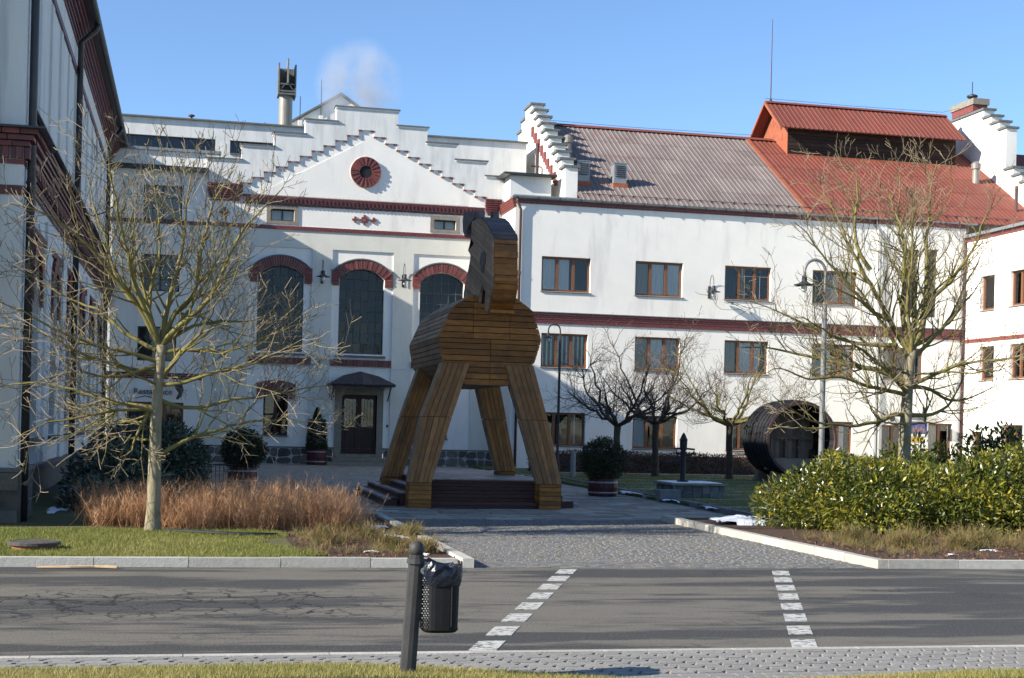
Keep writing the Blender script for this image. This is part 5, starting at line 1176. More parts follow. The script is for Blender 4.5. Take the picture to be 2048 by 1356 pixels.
def limb_tree(name, label, base, limbs, trunk_r, seed, spread=.55, sub=9, zsh=0.0, extra=5, fan=None, mats=('bark', 'branch', 'twig')):
    rr = random.Random(seed); X0, Y0 = base
    t = thing(name, label, 'tree', (X0, Y0, 0.05))
    tp = [(x, Y0, z + zsh) for x, z in limbs['trunk']]
    if tp[0][2] > .2: tp = [(tp[0][0] + .02, Y0, .0), (tp[0][0], Y0, .5)] + tp
    P = path_pts(tp, 14); m = MB(); rad = [trunk_r * (1.0 - .38 * k / 14) * (1.35 if k == 0 else 1.12 if k == 1 else 1) for k in range(15)]
    m.tube(P, rad, 14); m.build('trunk', mats[0], t, smooth=True)
    mb, tw = MB(), MB()
    for q_ in range(extra):
        i = rr.randint(6, 13); a = rr.uniform(0, 6.283); L = rr.uniform(.9, 1.9) * trunk_r / .12; p0 = P[i]; dz = rr.uniform(-.05, .45)
        PP = path_pts([p0, p0 + Vector((math.cos(a) * L * .35, math.sin(a) * L * .35, .02 + dz * .2)), p0 + Vector((math.cos(a) * L * .75, math.sin(a) * L * .75, dz * .6)), p0 + Vector((math.cos(a) * L, math.sin(a) * L, dz * L))], 10)
        for j in range(2, 11): PP[j] += Vector((rr.gauss(0, .02), rr.gauss(0, .02), rr.gauss(0, .02)))
        r0 = trunk_r * rr.uniform(.13, .22); rad = [max(.005, r0 * (1 - .8 * j / 10)) for j in range(11)]; mb.tube(PP, rad, 6, False)
        for _ in range(6):
            j = rr.randint(3, 9); dd = (PP[j + 1] - PP[j]).normalized(); side = dd.orthogonal().normalized(); side.rotate(Matrix.Rotation(rr.uniform(0, 6.283), 3, dd))
            twiggy(mb, tw, PP[j], dd * .8 + side * rr.uniform(.5, 1) + Vector((0, 0, .2)), rr.uniform(.3, .7), .009, rr, 2, .22, (2, 4))
    limbs = dict(limbs)
    if fan:   # upright limbs spreading like a fan from the fork
        fx, fz, nf, L0, L1, amax = fan
        for q_ in range(nf):
            a = -amax + 2 * amax * (q_ + rr.uniform(.2, .8)) / nf; L = rr.uniform(L0, L1) * (1 - .25 * abs(a / amax)); cur = a * .7
            pts, x, z = [(fx, fz)], fx, fz
            for w_ in range(6): a_ = a * (1.05 - .08 * w_) + rr.uniform(-.10, .10); x += math.sin(a_) * L / 6; z += math.cos(a_) * L / 6; pts.append((x, z))
            limbs['a%d' % q_] = pts
    for k, pts in limbs.items():
        if k == 'trunk': continue
        L = sum(math.hypot(b_[0] - a[0], b_[1] - a[1]) for a, b_ in zip(pts, pts[1:])); dy = rr.uniform(-spread, spread) * L * .8
        main = k in 'abcdmr' or k == 'c2' or (len(k) > 1 and k[0] == 'a')
        q = [(x, Y0 + dy * (i / (len(pts) - 1)) ** 1.1, z + zsh) for i, (x, z) in enumerate(pts)]
        n = max(8, int(L / .16)); PP = path_pts(q, n)
        for i in range(2, n): PP[i] += Vector((rr.gauss(0, .009), rr.gauss(0, .012), rr.gauss(0, .009)))
        r0 = trunk_r * ((.36 if len(k) > 1 else .46) if main else .34) ; rad = [max(.006, r0 * (1 - .86 * (i / n) ** .8)) for i in range(n + 1)]
        mb.tube(PP, rad, 7, False)
        for q_ in range(int(sub * L / 2.0) + 2):
            f = rr.uniform(.18, 1.0); i = min(n - 1, int(f * n)); p = PP[i]; dd = (PP[i + 1] - PP[i]).normalized(); side = dd.orthogonal().normalized(); side.rotate(Matrix.Rotation(rr.uniform(0, 6.283), 3, dd))
            twiggy(mb, tw, p, dd * .8 + side * rr.uniform(.55, 1.0) + Vector((0, 0, .12)), rr.uniform(.45, 1.15) * (1.2 - .5 * f), max(.006, rad[i] * .5), rr, 2, .20, (2, 3))
    br = mb.build('branches', mats[1], t, smooth=True); tw.build('twigs', mats[2], br, kind='stuff')
    return t
LT = {"trunk":[[-0.46,-0.01],[-0.45,0.5],[-0.45,0.98],[-0.45,1.53],[-0.43,2.02],[-0.41,2.43],[-0.4,2.64]],"a":[[-0.42,2.64],[-0.56,2.87],[-0.77,3.25],[-1.01,3.51],[-1.28,3.8],[-1.58,4.1],[-1.94,4.31],[-2.36,4.39]],"b":[[-0.42,2.64],[-0.56,2.98],[-0.73,3.32],[-0.83,3.72],[-0.93,4.13],[-1.05,4.6],[-1.13,5.15]],"c":[[-0.4,2.64],[-0.36,2.99],[-0.25,3.54],[-0.17,3.96],[-0.11,4.52],[-0.02,5.29]],"c2":[[-0.4,2.64],[-0.56,2.98],[-0.57,3.39],[-0.5,3.81],[-0.47,4.29],[-0.54,4.84],[-0.62,5.39]],"d":[[-0.4,2.64],[-0.22,2.85],[0.08,3.11],[0.27,3.36],[0.4,3.68],[0.56,4.07],[0.83,4.43],[1.17,4.8]],"e":[[-0.38,2.64],[-0.09,2.86],[0.32,3.01],[0.8,3.03],[1.21,3.19]],"f":[[-0.39,2.09],[-0.07,2.13],[0.33,2.28],[0.81,2.4],[1.29,2.63],[1.78,2.72]],"g":[[-0.43,2.4],[-0.82,2.52],[-1.28,2.61],[-1.74,2.76],[-2.2,3.01],[-2.65,3.16]],"h":[[-0.44,2.26],[-0.94,2.31],[-1.54,2.53],[-2.13,2.78],[-2.65,2.79]],"i":[[-0.45,1.77],[-0.93,1.83],[-1.33,1.92],[-1.79,2.04],[-2.24,2.07],[-2.69,2.02]],"j":[[-0.45,1.74],[-0.86,1.74],[-1.45,1.61],[-1.91,1.5],[-2.23,1.29]],"k":[[-0.41,1.88],[0.01,1.77],[0.55,1.91],[1.1,1.99],[1.58,2.11],[1.93,2.16]],"l":[[-0.37,1.13],[-0.05,1.33],[0.35,1.47],[0.83,1.6],[1.38,1.65],[1.88,1.62]],"m":[[-0.41,2.16],[-0.21,2.44],[-0.05,2.65],[0.25,2.87],[0.59,2.95]],"n":[[-0.42,2.36],[-0.68,2.28],[-1.01,2.17],[-1.53,2.22],[-2.05,2.04]],"o":[[-0.47,2.57],[-0.85,2.76],[-1.23,3.09],[-1.56,3.21],[-2.02,3.46],[-2.48,3.71]],"p":[[-0.4,2.54],[0.06,2.59],[0.46,2.57],[0.94,2.76],[1.49,2.99]],"q":[[-0.53,1.74],[-0.63,1.53],[-0.72,1.32],[-0.77,1.15],[-0.91,1.08]],"r":[[-0.4,2.64],[-0.29,2.99],[0.0,3.35],[0.09,3.77],[0.15,4.26],[0.28,4.75],[0.54,5.19]],"s":[[-0.7,3.18],[-0.9,3.31],[-1.08,3.71],[-1.25,4.25],[-1.39,4.65],[-1.5,5.06]]}
RT = {"trunk":[[12.6,1.06],[12.6,1.56],[12.62,2.1],[12.64,2.64],[12.68,3.05],[12.7,3.19]],"a":[[12.7,3.1],[12.4,3.54],[12.12,4.06],[11.84,4.59],[11.55,5.11],[11.37,5.64],[11.12,5.98],[10.83,6.23]],"b":[[12.7,3.19],[12.9,3.55],[13.03,4.1],[13.09,4.74],[13.12,5.29],[13.23,5.93],[13.32,6.39],[13.46,6.76]],"c":[[12.68,3.09],[12.57,3.72],[12.61,4.45],[12.67,5.17],[12.54,5.71],[12.38,6.24]],"d":[[12.66,2.6],[12.08,2.8],[11.4,2.92],[10.72,3.07],[10.15,3.18],[9.77,3.17]],"e":[[12.64,2.37],[11.89,2.48],[11.11,2.64],[10.45,2.57],[9.88,2.73],[9.41,2.63]],"f":[[12.61,2.01],[12.3,2.0],[11.91,1.86],[11.14,1.79],[10.47,1.87],[9.99,2.07],[9.61,2.28]],"g":[[12.7,2.55],[13.17,2.79],[13.76,3.0],[14.37,3.06],[15.08,3.27]],"h":[[12.7,2.51],[13.07,2.52],[13.58,2.31],[14.08,2.37],[14.69,2.61]],"i":[[12.67,2.01],[13.19,2.04],[13.63,2.26],[13.87,2.59],[14.06,3.05]],"j":[[12.36,3.26],[11.97,3.25],[11.39,3.32],[10.8,3.52],[10.13,3.8],[9.66,3.96]],"k":[[12.25,3.71],[11.86,3.87],[11.36,4.3],[10.87,4.72],[10.47,5.14],[10.19,5.31]],"l":[[12.76,3.28],[13.25,3.48],[13.64,3.77],[14.12,4.52],[14.52,4.99]],"m":[[12.7,3.19],[12.84,3.91],[12.92,4.64],[12.75,5.36],[12.88,6.0],[13.02,6.55]],"n":[[11.84,4.59],[11.63,5.03],[11.66,5.66],[11.75,6.2],[11.59,6.55]],"o":[[13.03,4.1],[13.37,4.48],[13.71,5.04],[13.84,5.6],[14.08,5.98]],"p":[[12.66,2.37],[12.28,2.63],[11.49,3.14],[10.91,3.3],[10.13,3.62]]}
limb_tree('bare_tree', 'bare young tree with pale trunk and mossy branches on the left lawn', (-0.45, 20.33), LT, .102, 21, spread=.45, sub=13, fan=(-.4, 2.6, 2, 2.0, 2.7, .9))
limb_tree('bare_tree', 'bare young tree with mossy branches rising behind the laurel bush', (12.6, 23.6), RT, .135, 33, spread=.45, sub=12, fan=(12.68, 3.0, 4, 2.4, 3.4, 1.0))
def vase_tree(x, y, zc, h, w, label, seed, mats):
    rr = random.Random(seed); t = thing('bare_tree', label, 'tree', (x, y, .05), 'small bare trees in front of the office building')
    m = MB(); m.tube(path_pts([(x, y, .0), (x + .02, y, .5), (x - .02, y, zc * .7), (x, y, zc)], 8), [.16, .125, .115, .11, .105, .105, .105, .11, .12], 10); m.build('trunk', mats[0], t, smooth=True)
    mb, tw = MB(), MB()
    for k in range(9):
        a = 2 * math.pi * (k + rr.uniform(-.3, .3)) / 9; rx = w * rr.uniform(.65, 1.0); top = zc + h * rr.uniform(.55, 1.0) if k % 2 else zc + h * rr.uniform(.3, .6)
        q = [(x, y, zc - .05), (x + rx * .3 * math.cos(a), y + rx * .3 * math.sin(a), zc + .25), (x + rx * .65 * math.cos(a), y + rx * .65 * math.sin(a), zc + (top - zc) * .5), (x + rx * math.cos(a), y + rx * math.sin(a), top)]
        PP = path_pts(q, 10)
        for i in range(2, 10): PP[i] += Vector((rr.gauss(0, .04), rr.gauss(0, .04), rr.gauss(0, .03)))
        rad = [.062 * (1 - .85 * i / 10) for i in range(11)]; mb.tube(PP, rad, 6, False)
        for q_ in range(13):
            i = rr.randint(2, 9); dd = (PP[i + 1] - PP[i]).normalized(); side = dd.orthogonal().normalized(); side.rotate(Matrix.Rotation(rr.uniform(0, 6.283), 3, dd))
            twiggy(mb, tw, PP[i], dd * .7 + side * rr.uniform(.6, 1.1) + Vector((0, 0, .15)), rr.uniform(.6, 1.25), .014, rr, 2, .10, (2, 4), .15)
    br = mb.build('branches', mats[1], t, smooth=True); tw.build('twigs', mats[2], br, kind='stuff')
dk = ('dark_bark', 'dark_bark', 'brown_twig')
vase_tree(13.2, 43.3, 1.75, 2.5, 2.4, 'dark bare tree directly behind the round shrub tub on the right', 41, dk)
vase_tree(15.1, 45.2, 1.85, 2.9, 2.1, 'thin dark bare tree in the middle of the three before the office windows', 42, dk)
vase_tree(17.2, 43.9, 1.85, 2.7, 2.5, 'bare tree with greenish trunk just left of the giant cask', 43, ('dark_bark', 'branch', 'brown_twig'))

# ================================================================== SHRUBS, HEDGES, GRASS
def blob_points(n, c, r, power=.45):
    d = NPR.normal(size=(n, 3)); d /= np.linalg.norm(d, axis=1)[:, None]; rad = NPR.uniform(0, 1, n) ** power
    return np.array(c) + d * rad[:, None] * np.array(r), d
def noise1(P, s, ph=0.0):
    return (np.sin(P[:, 0] * s + ph) * np.cos(P[:, 1] * s * 1.3 + ph * 2) + np.sin(P[:, 2] * s * 1.7 + P[:, 0] * s * .6 + ph * 3)) * .5
# laurel: several mounds grown into one bush, plus a taller one at the right
def bush(name, label, cat, mounds, n, leaf, mat, base, dens=.3, stems=30, tint=(0.5, .24), up=.25):
    t = thing(name, label, cat, base); PP, DD = [], []
    vol = [m_[3] * m_[4] * m_[5] for m_ in mounds]; tot = sum(v ** .67 for v in vol)
    for m_, v in zip(mounds, vol):
        k = int(n * v ** .67 / tot); P, D = blob_points(k, m_[:3], m_[3:], dens); PP.append(P); DD.append(D)
    P = np.concatenate(PP); D = np.concatenate(DD); keep = (P[:, 2] > .06) & (noise1(P, 5.5, 1.3) > -.72)
    P, D = P[keep], D[keep]
    V = leaves(P, leaf[0], leaf[1], up, outward=D)
    tn = np.clip(tint[0] + tint[1] * NPR.normal(size=len(P)) + .16 * noise1(P, 3.1), 0, 1)
    quads_mesh('foliage', mat, V, tn, t, kind='stuff')
    m = MB()
    for k in range(stems):
        mm = RN.choice(mounds); a = RN.uniform(0, 6.28); q = RN.uniform(0, .75)
        e = (mm[0] + mm[3] * q * math.cos(a), mm[1] + mm[4] * q * math.sin(a), mm[2] + mm[5] * math.sqrt(max(0, 1 - q * q)) * .9)
        m.tube([(mm[0] + RN.uniform(-.2, .2), mm[1] + RN.uniform(-.2, .2), 0.03), ((mm[0] + e[0]) / 2, (mm[1] + e[1]) / 2, e[2] * .55), e], [.014, .010, .005], 4, False)
    m.build('stems', 'dark_bark', t, kind='stuff')
    return t
rq = random.Random(9)
lm = [(rq.uniform(9.8, 15), rq.uniform(21.2, 22.6), rq.uniform(.85, 1.2), rq.uniform(.12, .28), rq.uniform(.15, .3), rq.uniform(.2, .36)) for _ in range(26)] + [(9.75, 22.2, .42, .55, .9, .52), (10.2, 21.8, .55, .75, 1.2, .60), (10.9, 21.6, .62, .9, 1.3, .62), (11.7, 21.7, .62, .9, 1.4, .62), (12.5, 21.6, .60, 1.0, 1.4, .62), (13.3, 21.8, .66, 1.0, 1.4, .68), (14.2, 21.9, .8, 1.1, 1.4, .8), (15.3, 22, .9, 1.2, 1.4, .9), (10.6, 20.9, .38, .8, .8, .42), (12.2, 20.9, .38, 1.2, .8, .42), (13.9, 20.9, .4, 1.2, .8, .45), (10.95, 22.9, .75, .5, .5, .62), (11.9, 23.0, .75, .8, .6, .55)]
bush('laurel_bush', 'broad yellow-green laurel bush filling the sunlit bed on the right', 'bush', lm, 60000, (.088, .031), 'leaf_laurel', (12, 21.8, 0), .38, 90, (.40, .27))
tl_ = [(13.4, 24.6, .9, .5, .4, .75), (14.6, 24.4, 1.0, .5, .5, .85), (15.0, 24.2, 1.2, .35, .35, .75), (12.9, 24.5, .9, .35, .35, .6), (13.9, 24.6, .95, .35, .35, .55)]
bush('cherry_laurel', 'taller dark green laurel with upright sprigs behind the yellow-green bush', 'bush', tl_, 5200, (.13, .05), 'leaf_laurel', (14, 24.5, 0), .5, 24, (.22, .16), .5)
rm = [(-.9, 29.0, .6, 1.15, 2.2, 1.05), (-1.3, 27.0, .4, .9, 1.6, .8), (-.4, 30.5, .65, .85, 1.8, .9), (-1.5, 25.2, .2, .6, 1.2, .4), (-.9, 26.2, .3, .8, 1.2, .5), (-.15, 28.8, .45, .5, 1.3, .6)]
bush('rhododendron', 'dark shaded evergreen shrub with frosted leaves behind the left tree', 'bush', rm, 30000, (.12, .042), 'leaf_rhodo', (-.9, 28, 0), .35, 40, (.45, .25), -.1)

# bare reddish shrubs: twig masses
def twig_shrub(name, label, cat, spots, n, h, base, mat, spread=.35, wd=.006, seed=2, kind=None):
    t = thing(name, label, cat, base, kind=kind); rg = np.random.default_rng(seed); V = []; tint = []
    S = np.array(spots); idx = rg.integers(0, len(S), n); B = S[idx][:, :2] + rg.normal(0, .10 if n > 500 else .05, (n, 2)); H = h * S[idx][:, 2] * rg.uniform(.45, 1.12, n)
    lean = rg.normal(0, spread, (n, 2)); p0 = np.stack([B[:, 0], B[:, 1], np.full(n, .05)], 1)
    lv = [p0]
    for k in (1, 2, 3):
        f = k / 3; lv.append(np.stack([B[:, 0] + lean[:, 0] * H * f ** .8 + rg.normal(0, .028, n), B[:, 1] + lean[:, 1] * H * f ** .8 + rg.normal(0, .028, n), .05 + H * f], 1))
    a = rg.uniform(0, math.pi, n); side = np.stack([np.cos(a), np.sin(a), np.zeros(n)], 1) * wd * .5
    ww = [1, .8, .6, .25]; tn = np.clip(rg.normal(.5, .25, n), 0, 1)
    for k in range(3):
        V.append(np.stack([lv[k] - side * ww[k], lv[k] + side * ww[k], lv[k + 1] + side * ww[k + 1], lv[k + 1] - side * ww[k + 1]], 1)); tint.append(np.clip(tn + .15 * (k - 1), 0, 1))
    for k in range(8):  # side shoots
        f = rg.uniform(.3, .95, n)[:, None]; q = p0 * (1 - f) + lv[3] * f; d = rg.normal(0, 1, (n, 3)); d[:, 2] = np.abs(d[:, 2]) + .35; d /= np.linalg.norm(d, axis=1)[:, None]
        e = q + d * rg.uniform(.04, .15, n)[:, None]; V.append(np.stack([q - side * .6, q + side * .6, e + side * .3, e - side * .3], 1)); tint.append(np.clip(tn + .1, 0, 1))
    quads_mesh('twigs', mat, np.concatenate(V), np.concatenate(tint), t, kind='stuff')
    return t
r_ = random.Random(4)
sp = []
for _ in range(80):
    u = r_.uniform(-1, 1); v = r_.uniform(-1, 1)
    sp.append((1.05 + 1.4 * u, 21.5 + .95 * v, (1.1 - .42 * abs(u) ** 3 - .25 * max(0, -v)) * r_.uniform(.85, 1.05)))
twig_shrub('spiraea_shrub', 'mass of leafless reddish-brown spiraea twigs glowing beside the left tree', 'shrub', sp, 4000, .70, (1.3, 21.4, 0), 'twig_spirea', .32, .006, 3)
sp = [(r_.uniform(-1.35, -.5), r_.uniform(20.9, 22.2), r_.uniform(.7, 1.0)) for _ in range(20)]
twig_shrub('spiraea_shrub', 'darker smaller clump of bare brown twigs left of the pale trunk', 'shrub', sp, 1200, .66, (-.9, 21.5, 0), 'twig_spirea', .36, .0065, 4)
heaths = [(9.35, 18.9, .42, 'leftmost in the right bed, nearest the snow strip'), (9.8, 18.4, .40, 'second from the snow strip in the right bed'), (10.15, 18.9, .46, 'right of a gap under the laurel, third in the right bed'), (10.55, 18.15, .44, 'with a bare leaf-strewn gap before it in the right bed'), (11.15, 18.6, .52, 'rounded and largest of the right bed row'), (11.7, 18.0, .48, 'middle of the right bed front row'), (12.2, 18.7, .44, 'tucked close under the laurel right of the middle'), (12.75, 18.1, .46, 'right of the middle in the right bed'), (13.4, 18.5, .46, 'third from the right picture edge in the right bed'), (13.9, 17.8, .44, 'second from the right picture edge in the right bed'), (14.5, 18.3, .46, 'at the right picture edge')]
for k, (x, y, s, w_) in enumerate(heaths):
    o = twig_shrub('low_shrub', 'low straggly olive-brown shrub, ' + w_, 'shrub', [(x + r_.gauss(0, .03), y + r_.gauss(0, .03), r_.uniform(.6, 1)) for _ in range(5)], 130, s * .70, (x, y, 0), 'leaf_heath', .62, .008, 50 + k); o['group'] = 'low shrubs edging the beds'
heathL = [(1.75, 18.6, .42, 'left of three in the left bed before the reddish twigs'), (2.35, 19.3, .4, 'middle of the left bed'), (2.85, 17.2, .36, 'beside the kerb corner behind the bin post'), (2.45, 17.9, .34, 'in the left bed among snow scraps'), (3.0, 19.6, .3, 'along the left driveway kerb')]
for k, (x, y, s, w_) in enumerate(heathL):
    o = twig_shrub('low_shrub', 'low grassy olive clump, ' + w_, 'shrub', [(x + r_.gauss(0, .03), y + r_.gauss(0, .03), r_.uniform(.6, 1)) for _ in range(5)], 120, s * .62, (x, y, 0), 'leaf_heath', .62, .008, 70 + k); o['group'] = 'low shrubs edging the beds'
# dry ground cover between the low shrubs: too fine to count
gc = [(r_.uniform(8.8, 15.4), r_.uniform(17.2, 20.2), r_.uniform(.4, 1.0)) for _ in range(420)] + [(r_.uniform(1.45, 3.0), r_.uniform(16.9, 20.3), r_.uniform(.4, 1.0)) for _ in range(130)]
gco = twig_shrub('ground_cover', 'dry brown ground cover scattered over the bark beds', 'ground cover', gc, 2300, .12, (9, 18.5, 0), 'leaf_heath', .9, .006, 91, kind='stuff')
# leaf litter on the beds
n = 3500; P = np.concatenate([np.stack([NPR.uniform(1.35, 3.05, n // 3), NPR.uniform(16.35, 20.5, n // 3), np.full(n // 3, .07)], 1), np.stack([NPR.uniform(8.5, 15.5, n), NPR.uniform(16.35, 20, n), np.full(n, .072)], 1)])
props(quads_mesh('leaf_litter', 'litter', leaves(P, .042, .024, .12), NPR.uniform(0, 1, len(P)), kind='stuff'), 'brown fallen leaves scattered over the bark of the beds', 'leaves')
# clipped brown hedge before the office building
hx = NPR.uniform(11.5, 26.3, 42000); hy = NPR.uniform(47.5, 48.5, 42000); hz = NPR.uniform(.05, .80, 42000)
P = np.stack([hx, hy, hz + .03 * np.sin(hx * 3)], 1); D = np.zeros_like(P)
hg = thing('clipped_hedge', 'low clipped brown hedge running along the foot of the office building', 'hedge', (19, 48, 0))
quads_mesh('foliage', 'leaf_hedge', leaves(P, .075, .03, .3), np.clip(NPR.normal(.45, .25, len(P)) + (P[:, 2] > .7) * .2, 0, 1), hg, kind='stuff')  # paler tint near the top paints the sunlit crown into the leaves
m = MB(); m.box(11.55, 26.25, 47.68, 48.32, 0, .70); m.build('dense_core', 'brown_twig', hg)
m = MB()
for k in range(260): x = RN.uniform(11.5, 26.3); y = RN.uniform(47.6, 48.4); m.tube([(x, y, 0), (x + RN.uniform(-.1, .1), y + RN.uniform(-.1, .1), .75)], [.012, .005], 3, False)
m.build('stems', 'dark_bark', hg, kind='stuff')
# grass blades
def grass(name, n, sampler, h, label, seed, tint=(.45, .25), wd=.006):
    rg = np.random.default_rng(seed); P = sampler(rg, n); n = len(P); H = h * rg.uniform(.5, 1.3, n); a = rg.uniform(0, 6.283, n)
    side = np.stack([np.cos(a), np.sin(a), np.zeros(n)], 1) * wd * rg.uniform(.6, 1.3, n)[:, None]; ln = rg.normal(0, .45, (n, 2)) * H[:, None]
    tip = P + np.stack([ln[:, 0], ln[:, 1], H], 1)
    V = np.stack([P - side * .5, P + side * .5, tip], 1)
    pn = noise1(P, 2.3, .7) * .18 + noise1(P, .9, 2.2) * .15
    props(quads_mesh(name, 'blade', V, np.clip(rg.normal(*tint, n) + pn, 0, 1), kind='stuff', k=3), label, 'grass')
def s_verge(rg, n):
    x = rg.uniform(-2.2, 8.2, n); y = rg.uniform(8.3, 9.86, n); k = np.array([in_verge(a, b_ - rg.uniform(0, .03)) for a, b_ in zip(x, y)]); e = np.array([near_edge(a)[0 if a < 3.4 else 1] for a in x]); return np.stack([x, y, .018 + VS * np.maximum(0, e - y)], 1)[k]
grass('verge_grass', 90000, s_verge, .030, 'short dry grass on the near verge beside the pavers', 5, (.74, .2), .005)
def s_lawn(rg, n):
    x = rg.uniform(-3.6, 1.9, n); y = rg.uniform(16.28, 20.6, n); k = (x < 1.3 + .35 * np.sin(y * 2.3) - .25 * (y > 18.8)); return np.stack([x, y, np.full(n, .068)], 1)[k]
grass('lawn_grass', 70000, s_lawn, .042, 'sunlit green grass of the left lawn under the bare tree', 6, (.42, .24), .007)
def s_lawnr(rg, n): return np.stack([rg.uniform(10.6, 19, n), rg.uniform(25, 47, n), np.full(n, .068)], 1)
grass('shaded_grass', 30000, s_lawnr, .05, 'shaded frosty grass around the stone well', 7, (.25, .2), .011)

# ================================================================== PLANTER TUBS
def tub(parent, x, y, r, h, mat='tub_red'):
    n = 18; o = thing if False else None
    for k in range(n):
        a0, a1 = 2 * math.pi * (k + .04) / n, 2 * math.pi * (k + .96) / n; m = MB()
        for (z0, z1, f0, f1) in ((0, h * .5, .9, 1.0), (h * .5, h, 1.0, .93)):
            m.hull8([(x + r * f0 * math.cos(a0), y + r * f0 * math.sin(a0), z0), (x + r * f0 * math.cos(a1), y + r * f0 * math.sin(a1), z0), (x + r * (f0 - .12) * math.cos(a1), y + r * (f0 - .12) * math.sin(a1), z0), (x + r * (f0 - .12) * math.cos(a0), y + r * (f0 - .12) * math.sin(a0), z0)],
                    [(x + r * f1 * math.cos(a0), y + r * f1 * math.sin(a0), z1), (x + r * f1 * math.cos(a1), y + r * f1 * math.sin(a1), z1), (x + r * (f1 - .12) * math.cos(a1), y + r * (f1 - .12) * math.sin(a1), z1), (x + r * (f1 - .12) * math.cos(a0), y + r * (f1 - .12) * math.sin(a0), z1)])
        m.build('stave', mat, parent)
    for z in (.22, .80):
        m = MB(); f = 1.0 - abs(z - .5) * .16 + .012; m.lathe([(r * f, h * z - .02), (r * (f + .012), h * z), (r * f, h * z + .02)], (x, y, 0), 28); m.build('hoop', 'zinc', parent)
    m = MB(); m.lathe([(r * .85, h - .06), (r * .85, h - .05)], (x, y, 0), 20); m.build('soil', 'soil', parent)
def ball_tub(x, y, label, r=.37, h=.42, br=.55):
    t = thing('shrub_tub', label, 'planter', (x, y, 0), 'planted half barrels on the plaza'); tub(t, x, y, r, h)
    P, D = blob_points(9000, (x, y, h + br * .82), (br, br, br * .95), .22); P += NPR.normal(0, .03, P.shape); P = P[P[:, 2] > h - .12]; D = (P - np.array((x, y, h + br * .8))) / br
    f = quads_mesh('foliage', 'leaf_box', leaves(P, .055, .028, .2, outward=D), np.clip(NPR.normal(.4, .25, len(P)), 0, 1), t, kind='stuff')
    m = MB(); m.tube([(x, y, h - .1), (x, y, h + br)], .04, 6); m.build('stem', 'dark_bark', t)
ball_tub(9.75, 33.1, 'round clipped shrub in a red half barrel on the right side of the plaza')
ball_tub(1.35, 36.7, 'round clipped shrub in a red half barrel on the left side of the plaza')
t = thing('cone_tub', 'pointed cone-shaped evergreen in a barrel left of the house door', 'planter', (4.62, 53.2, 0), 'planted half barrels on the plaza'); tub(t, 4.62, 53.2, .36, .62)
n = 8000; hgt = NPR.uniform(0, 1, n) ** 1.4; rad = .38 * np.where(hgt < .72, 1 - .25 * hgt, (1 - hgt) * 1.5 + .06 * (1 - hgt)) * NPR.uniform(0, 1, n) ** .25 + .02; a = NPR.uniform(0, 6.283, n)
P = np.stack([4.62 + rad * np.cos(a), 53.2 + rad * np.sin(a), .6 + 1.5 * hgt], 1)
quads_mesh('foliage', 'leaf_box', leaves(P, .06, .03, .5), np.clip(NPR.normal(.4, .22, n), 0, 1), t, kind='stuff')

# ================================================================== GIANT CASK, WELL, LAMPS, BIN, SMALL THINGS
cx, cz, cr, y0, y1 = 18.66, 1.42, 1.18, 41.5, 43.5
ck = thing('giant_cask', 'giant dark beer cask laid on its side with a bench built inside', 'cask', (cx, 42.5, 0))
n = 40
for k in range(n):
    a0, a1 = 2 * math.pi * (k + .02) / n, 2 * math.pi * (k + .98) / n; m = MB()
    for q in range(4):
        ya, yb = y0 + (y1 - y0) * q / 4, y0 + (y1 - y0) * (q + 1) / 4; fa, fb = 1 + .05 * math.sin(math.pi * q / 4), 1 + .05 * math.sin(math.pi * (q + 1) / 4); pt = lambda f, a, yy, inn: (cx + (cr * f - inn) * math.cos(a), yy, cz + (cr * f - inn) * math.sin(a))
        m.hull8([pt(fa, a0, ya, 0), pt(fa, a1, ya, 0), pt(fa, a1, ya, .09), pt(fa, a0, ya, .09)], [pt(fb, a0, yb, 0), pt(fb, a1, yb, 0), pt(fb, a1, yb, .09), pt(fb, a0, yb, .09)])
    m.build('stave', 'barrel_wood', ck)
for q in (.06, .17, .28, .4, .6, .72, .83, .94):
    f = 1 + .05 * math.sin(math.pi * q); yy = y0 + (y1 - y0) * q; m = MB(); m.lathe([(cr * f + .003, -.05), (cr * f + .022, -.045), (cr * f + .022, .045), (cr * f + .003, .05)], (cx, yy, cz), 48, 'y'); m.f = m.f[:-2]; m.build('hoop', 'pump_iron', ck)
m = MB()
for k in range(n):
    a0, a1 = 2 * math.pi * k / n, 2 * math.pi * (k + 1) / n; P_ = lambda r_, a, yy: (cx + r_ * math.cos(a), yy, cz + r_ * math.sin(a)); m.hull8([P_(cr - .08, a0, y0 - .02), P_(cr - .08, a1, y0 - .02), P_(cr + .002, a1, y0 - .02), P_(cr + .002, a0, y0 - .02)], [P_(cr - .1, a0, y0 + .02), P_(cr - .1, a1, y0 + .02), P_(cr + .002, a1, y0 + .02), P_(cr + .002, a0, y0 + .02)])
m.build('rim', 'cask_rim', ck)
for k in range(15):
    x = cx - 1.08 + k * .146; hh = math.sqrt(max(.02, (cr - .1) ** 2 - (x + .07 - cx) ** 2)); piece('back_board', 'cask_inside', ck, x, x + .138, 43.1, 43.15, cz - hh, cz + hh)
for k in range(3): piece('bench_slat', 'cask_inside', ck, cx - .95, cx + .95, 42.3 + k * .2, 42.48 + k * .2, .78, .82)
piece('bench_rail', 'cask_inside', ck, cx - 1.0, cx + 1.0, 42.9, 42.96, 1.42, 1.52); piece('bench_front', 'cask_inside', ck, cx - .9, cx + .9, 42.28, 42.31, .45, .78)
for s in (-.45, .05, .5): piece('bench_post', 'cask_inside', ck, cx + s, cx + s + .09, 42.9, 42.97, .8, 1.45)
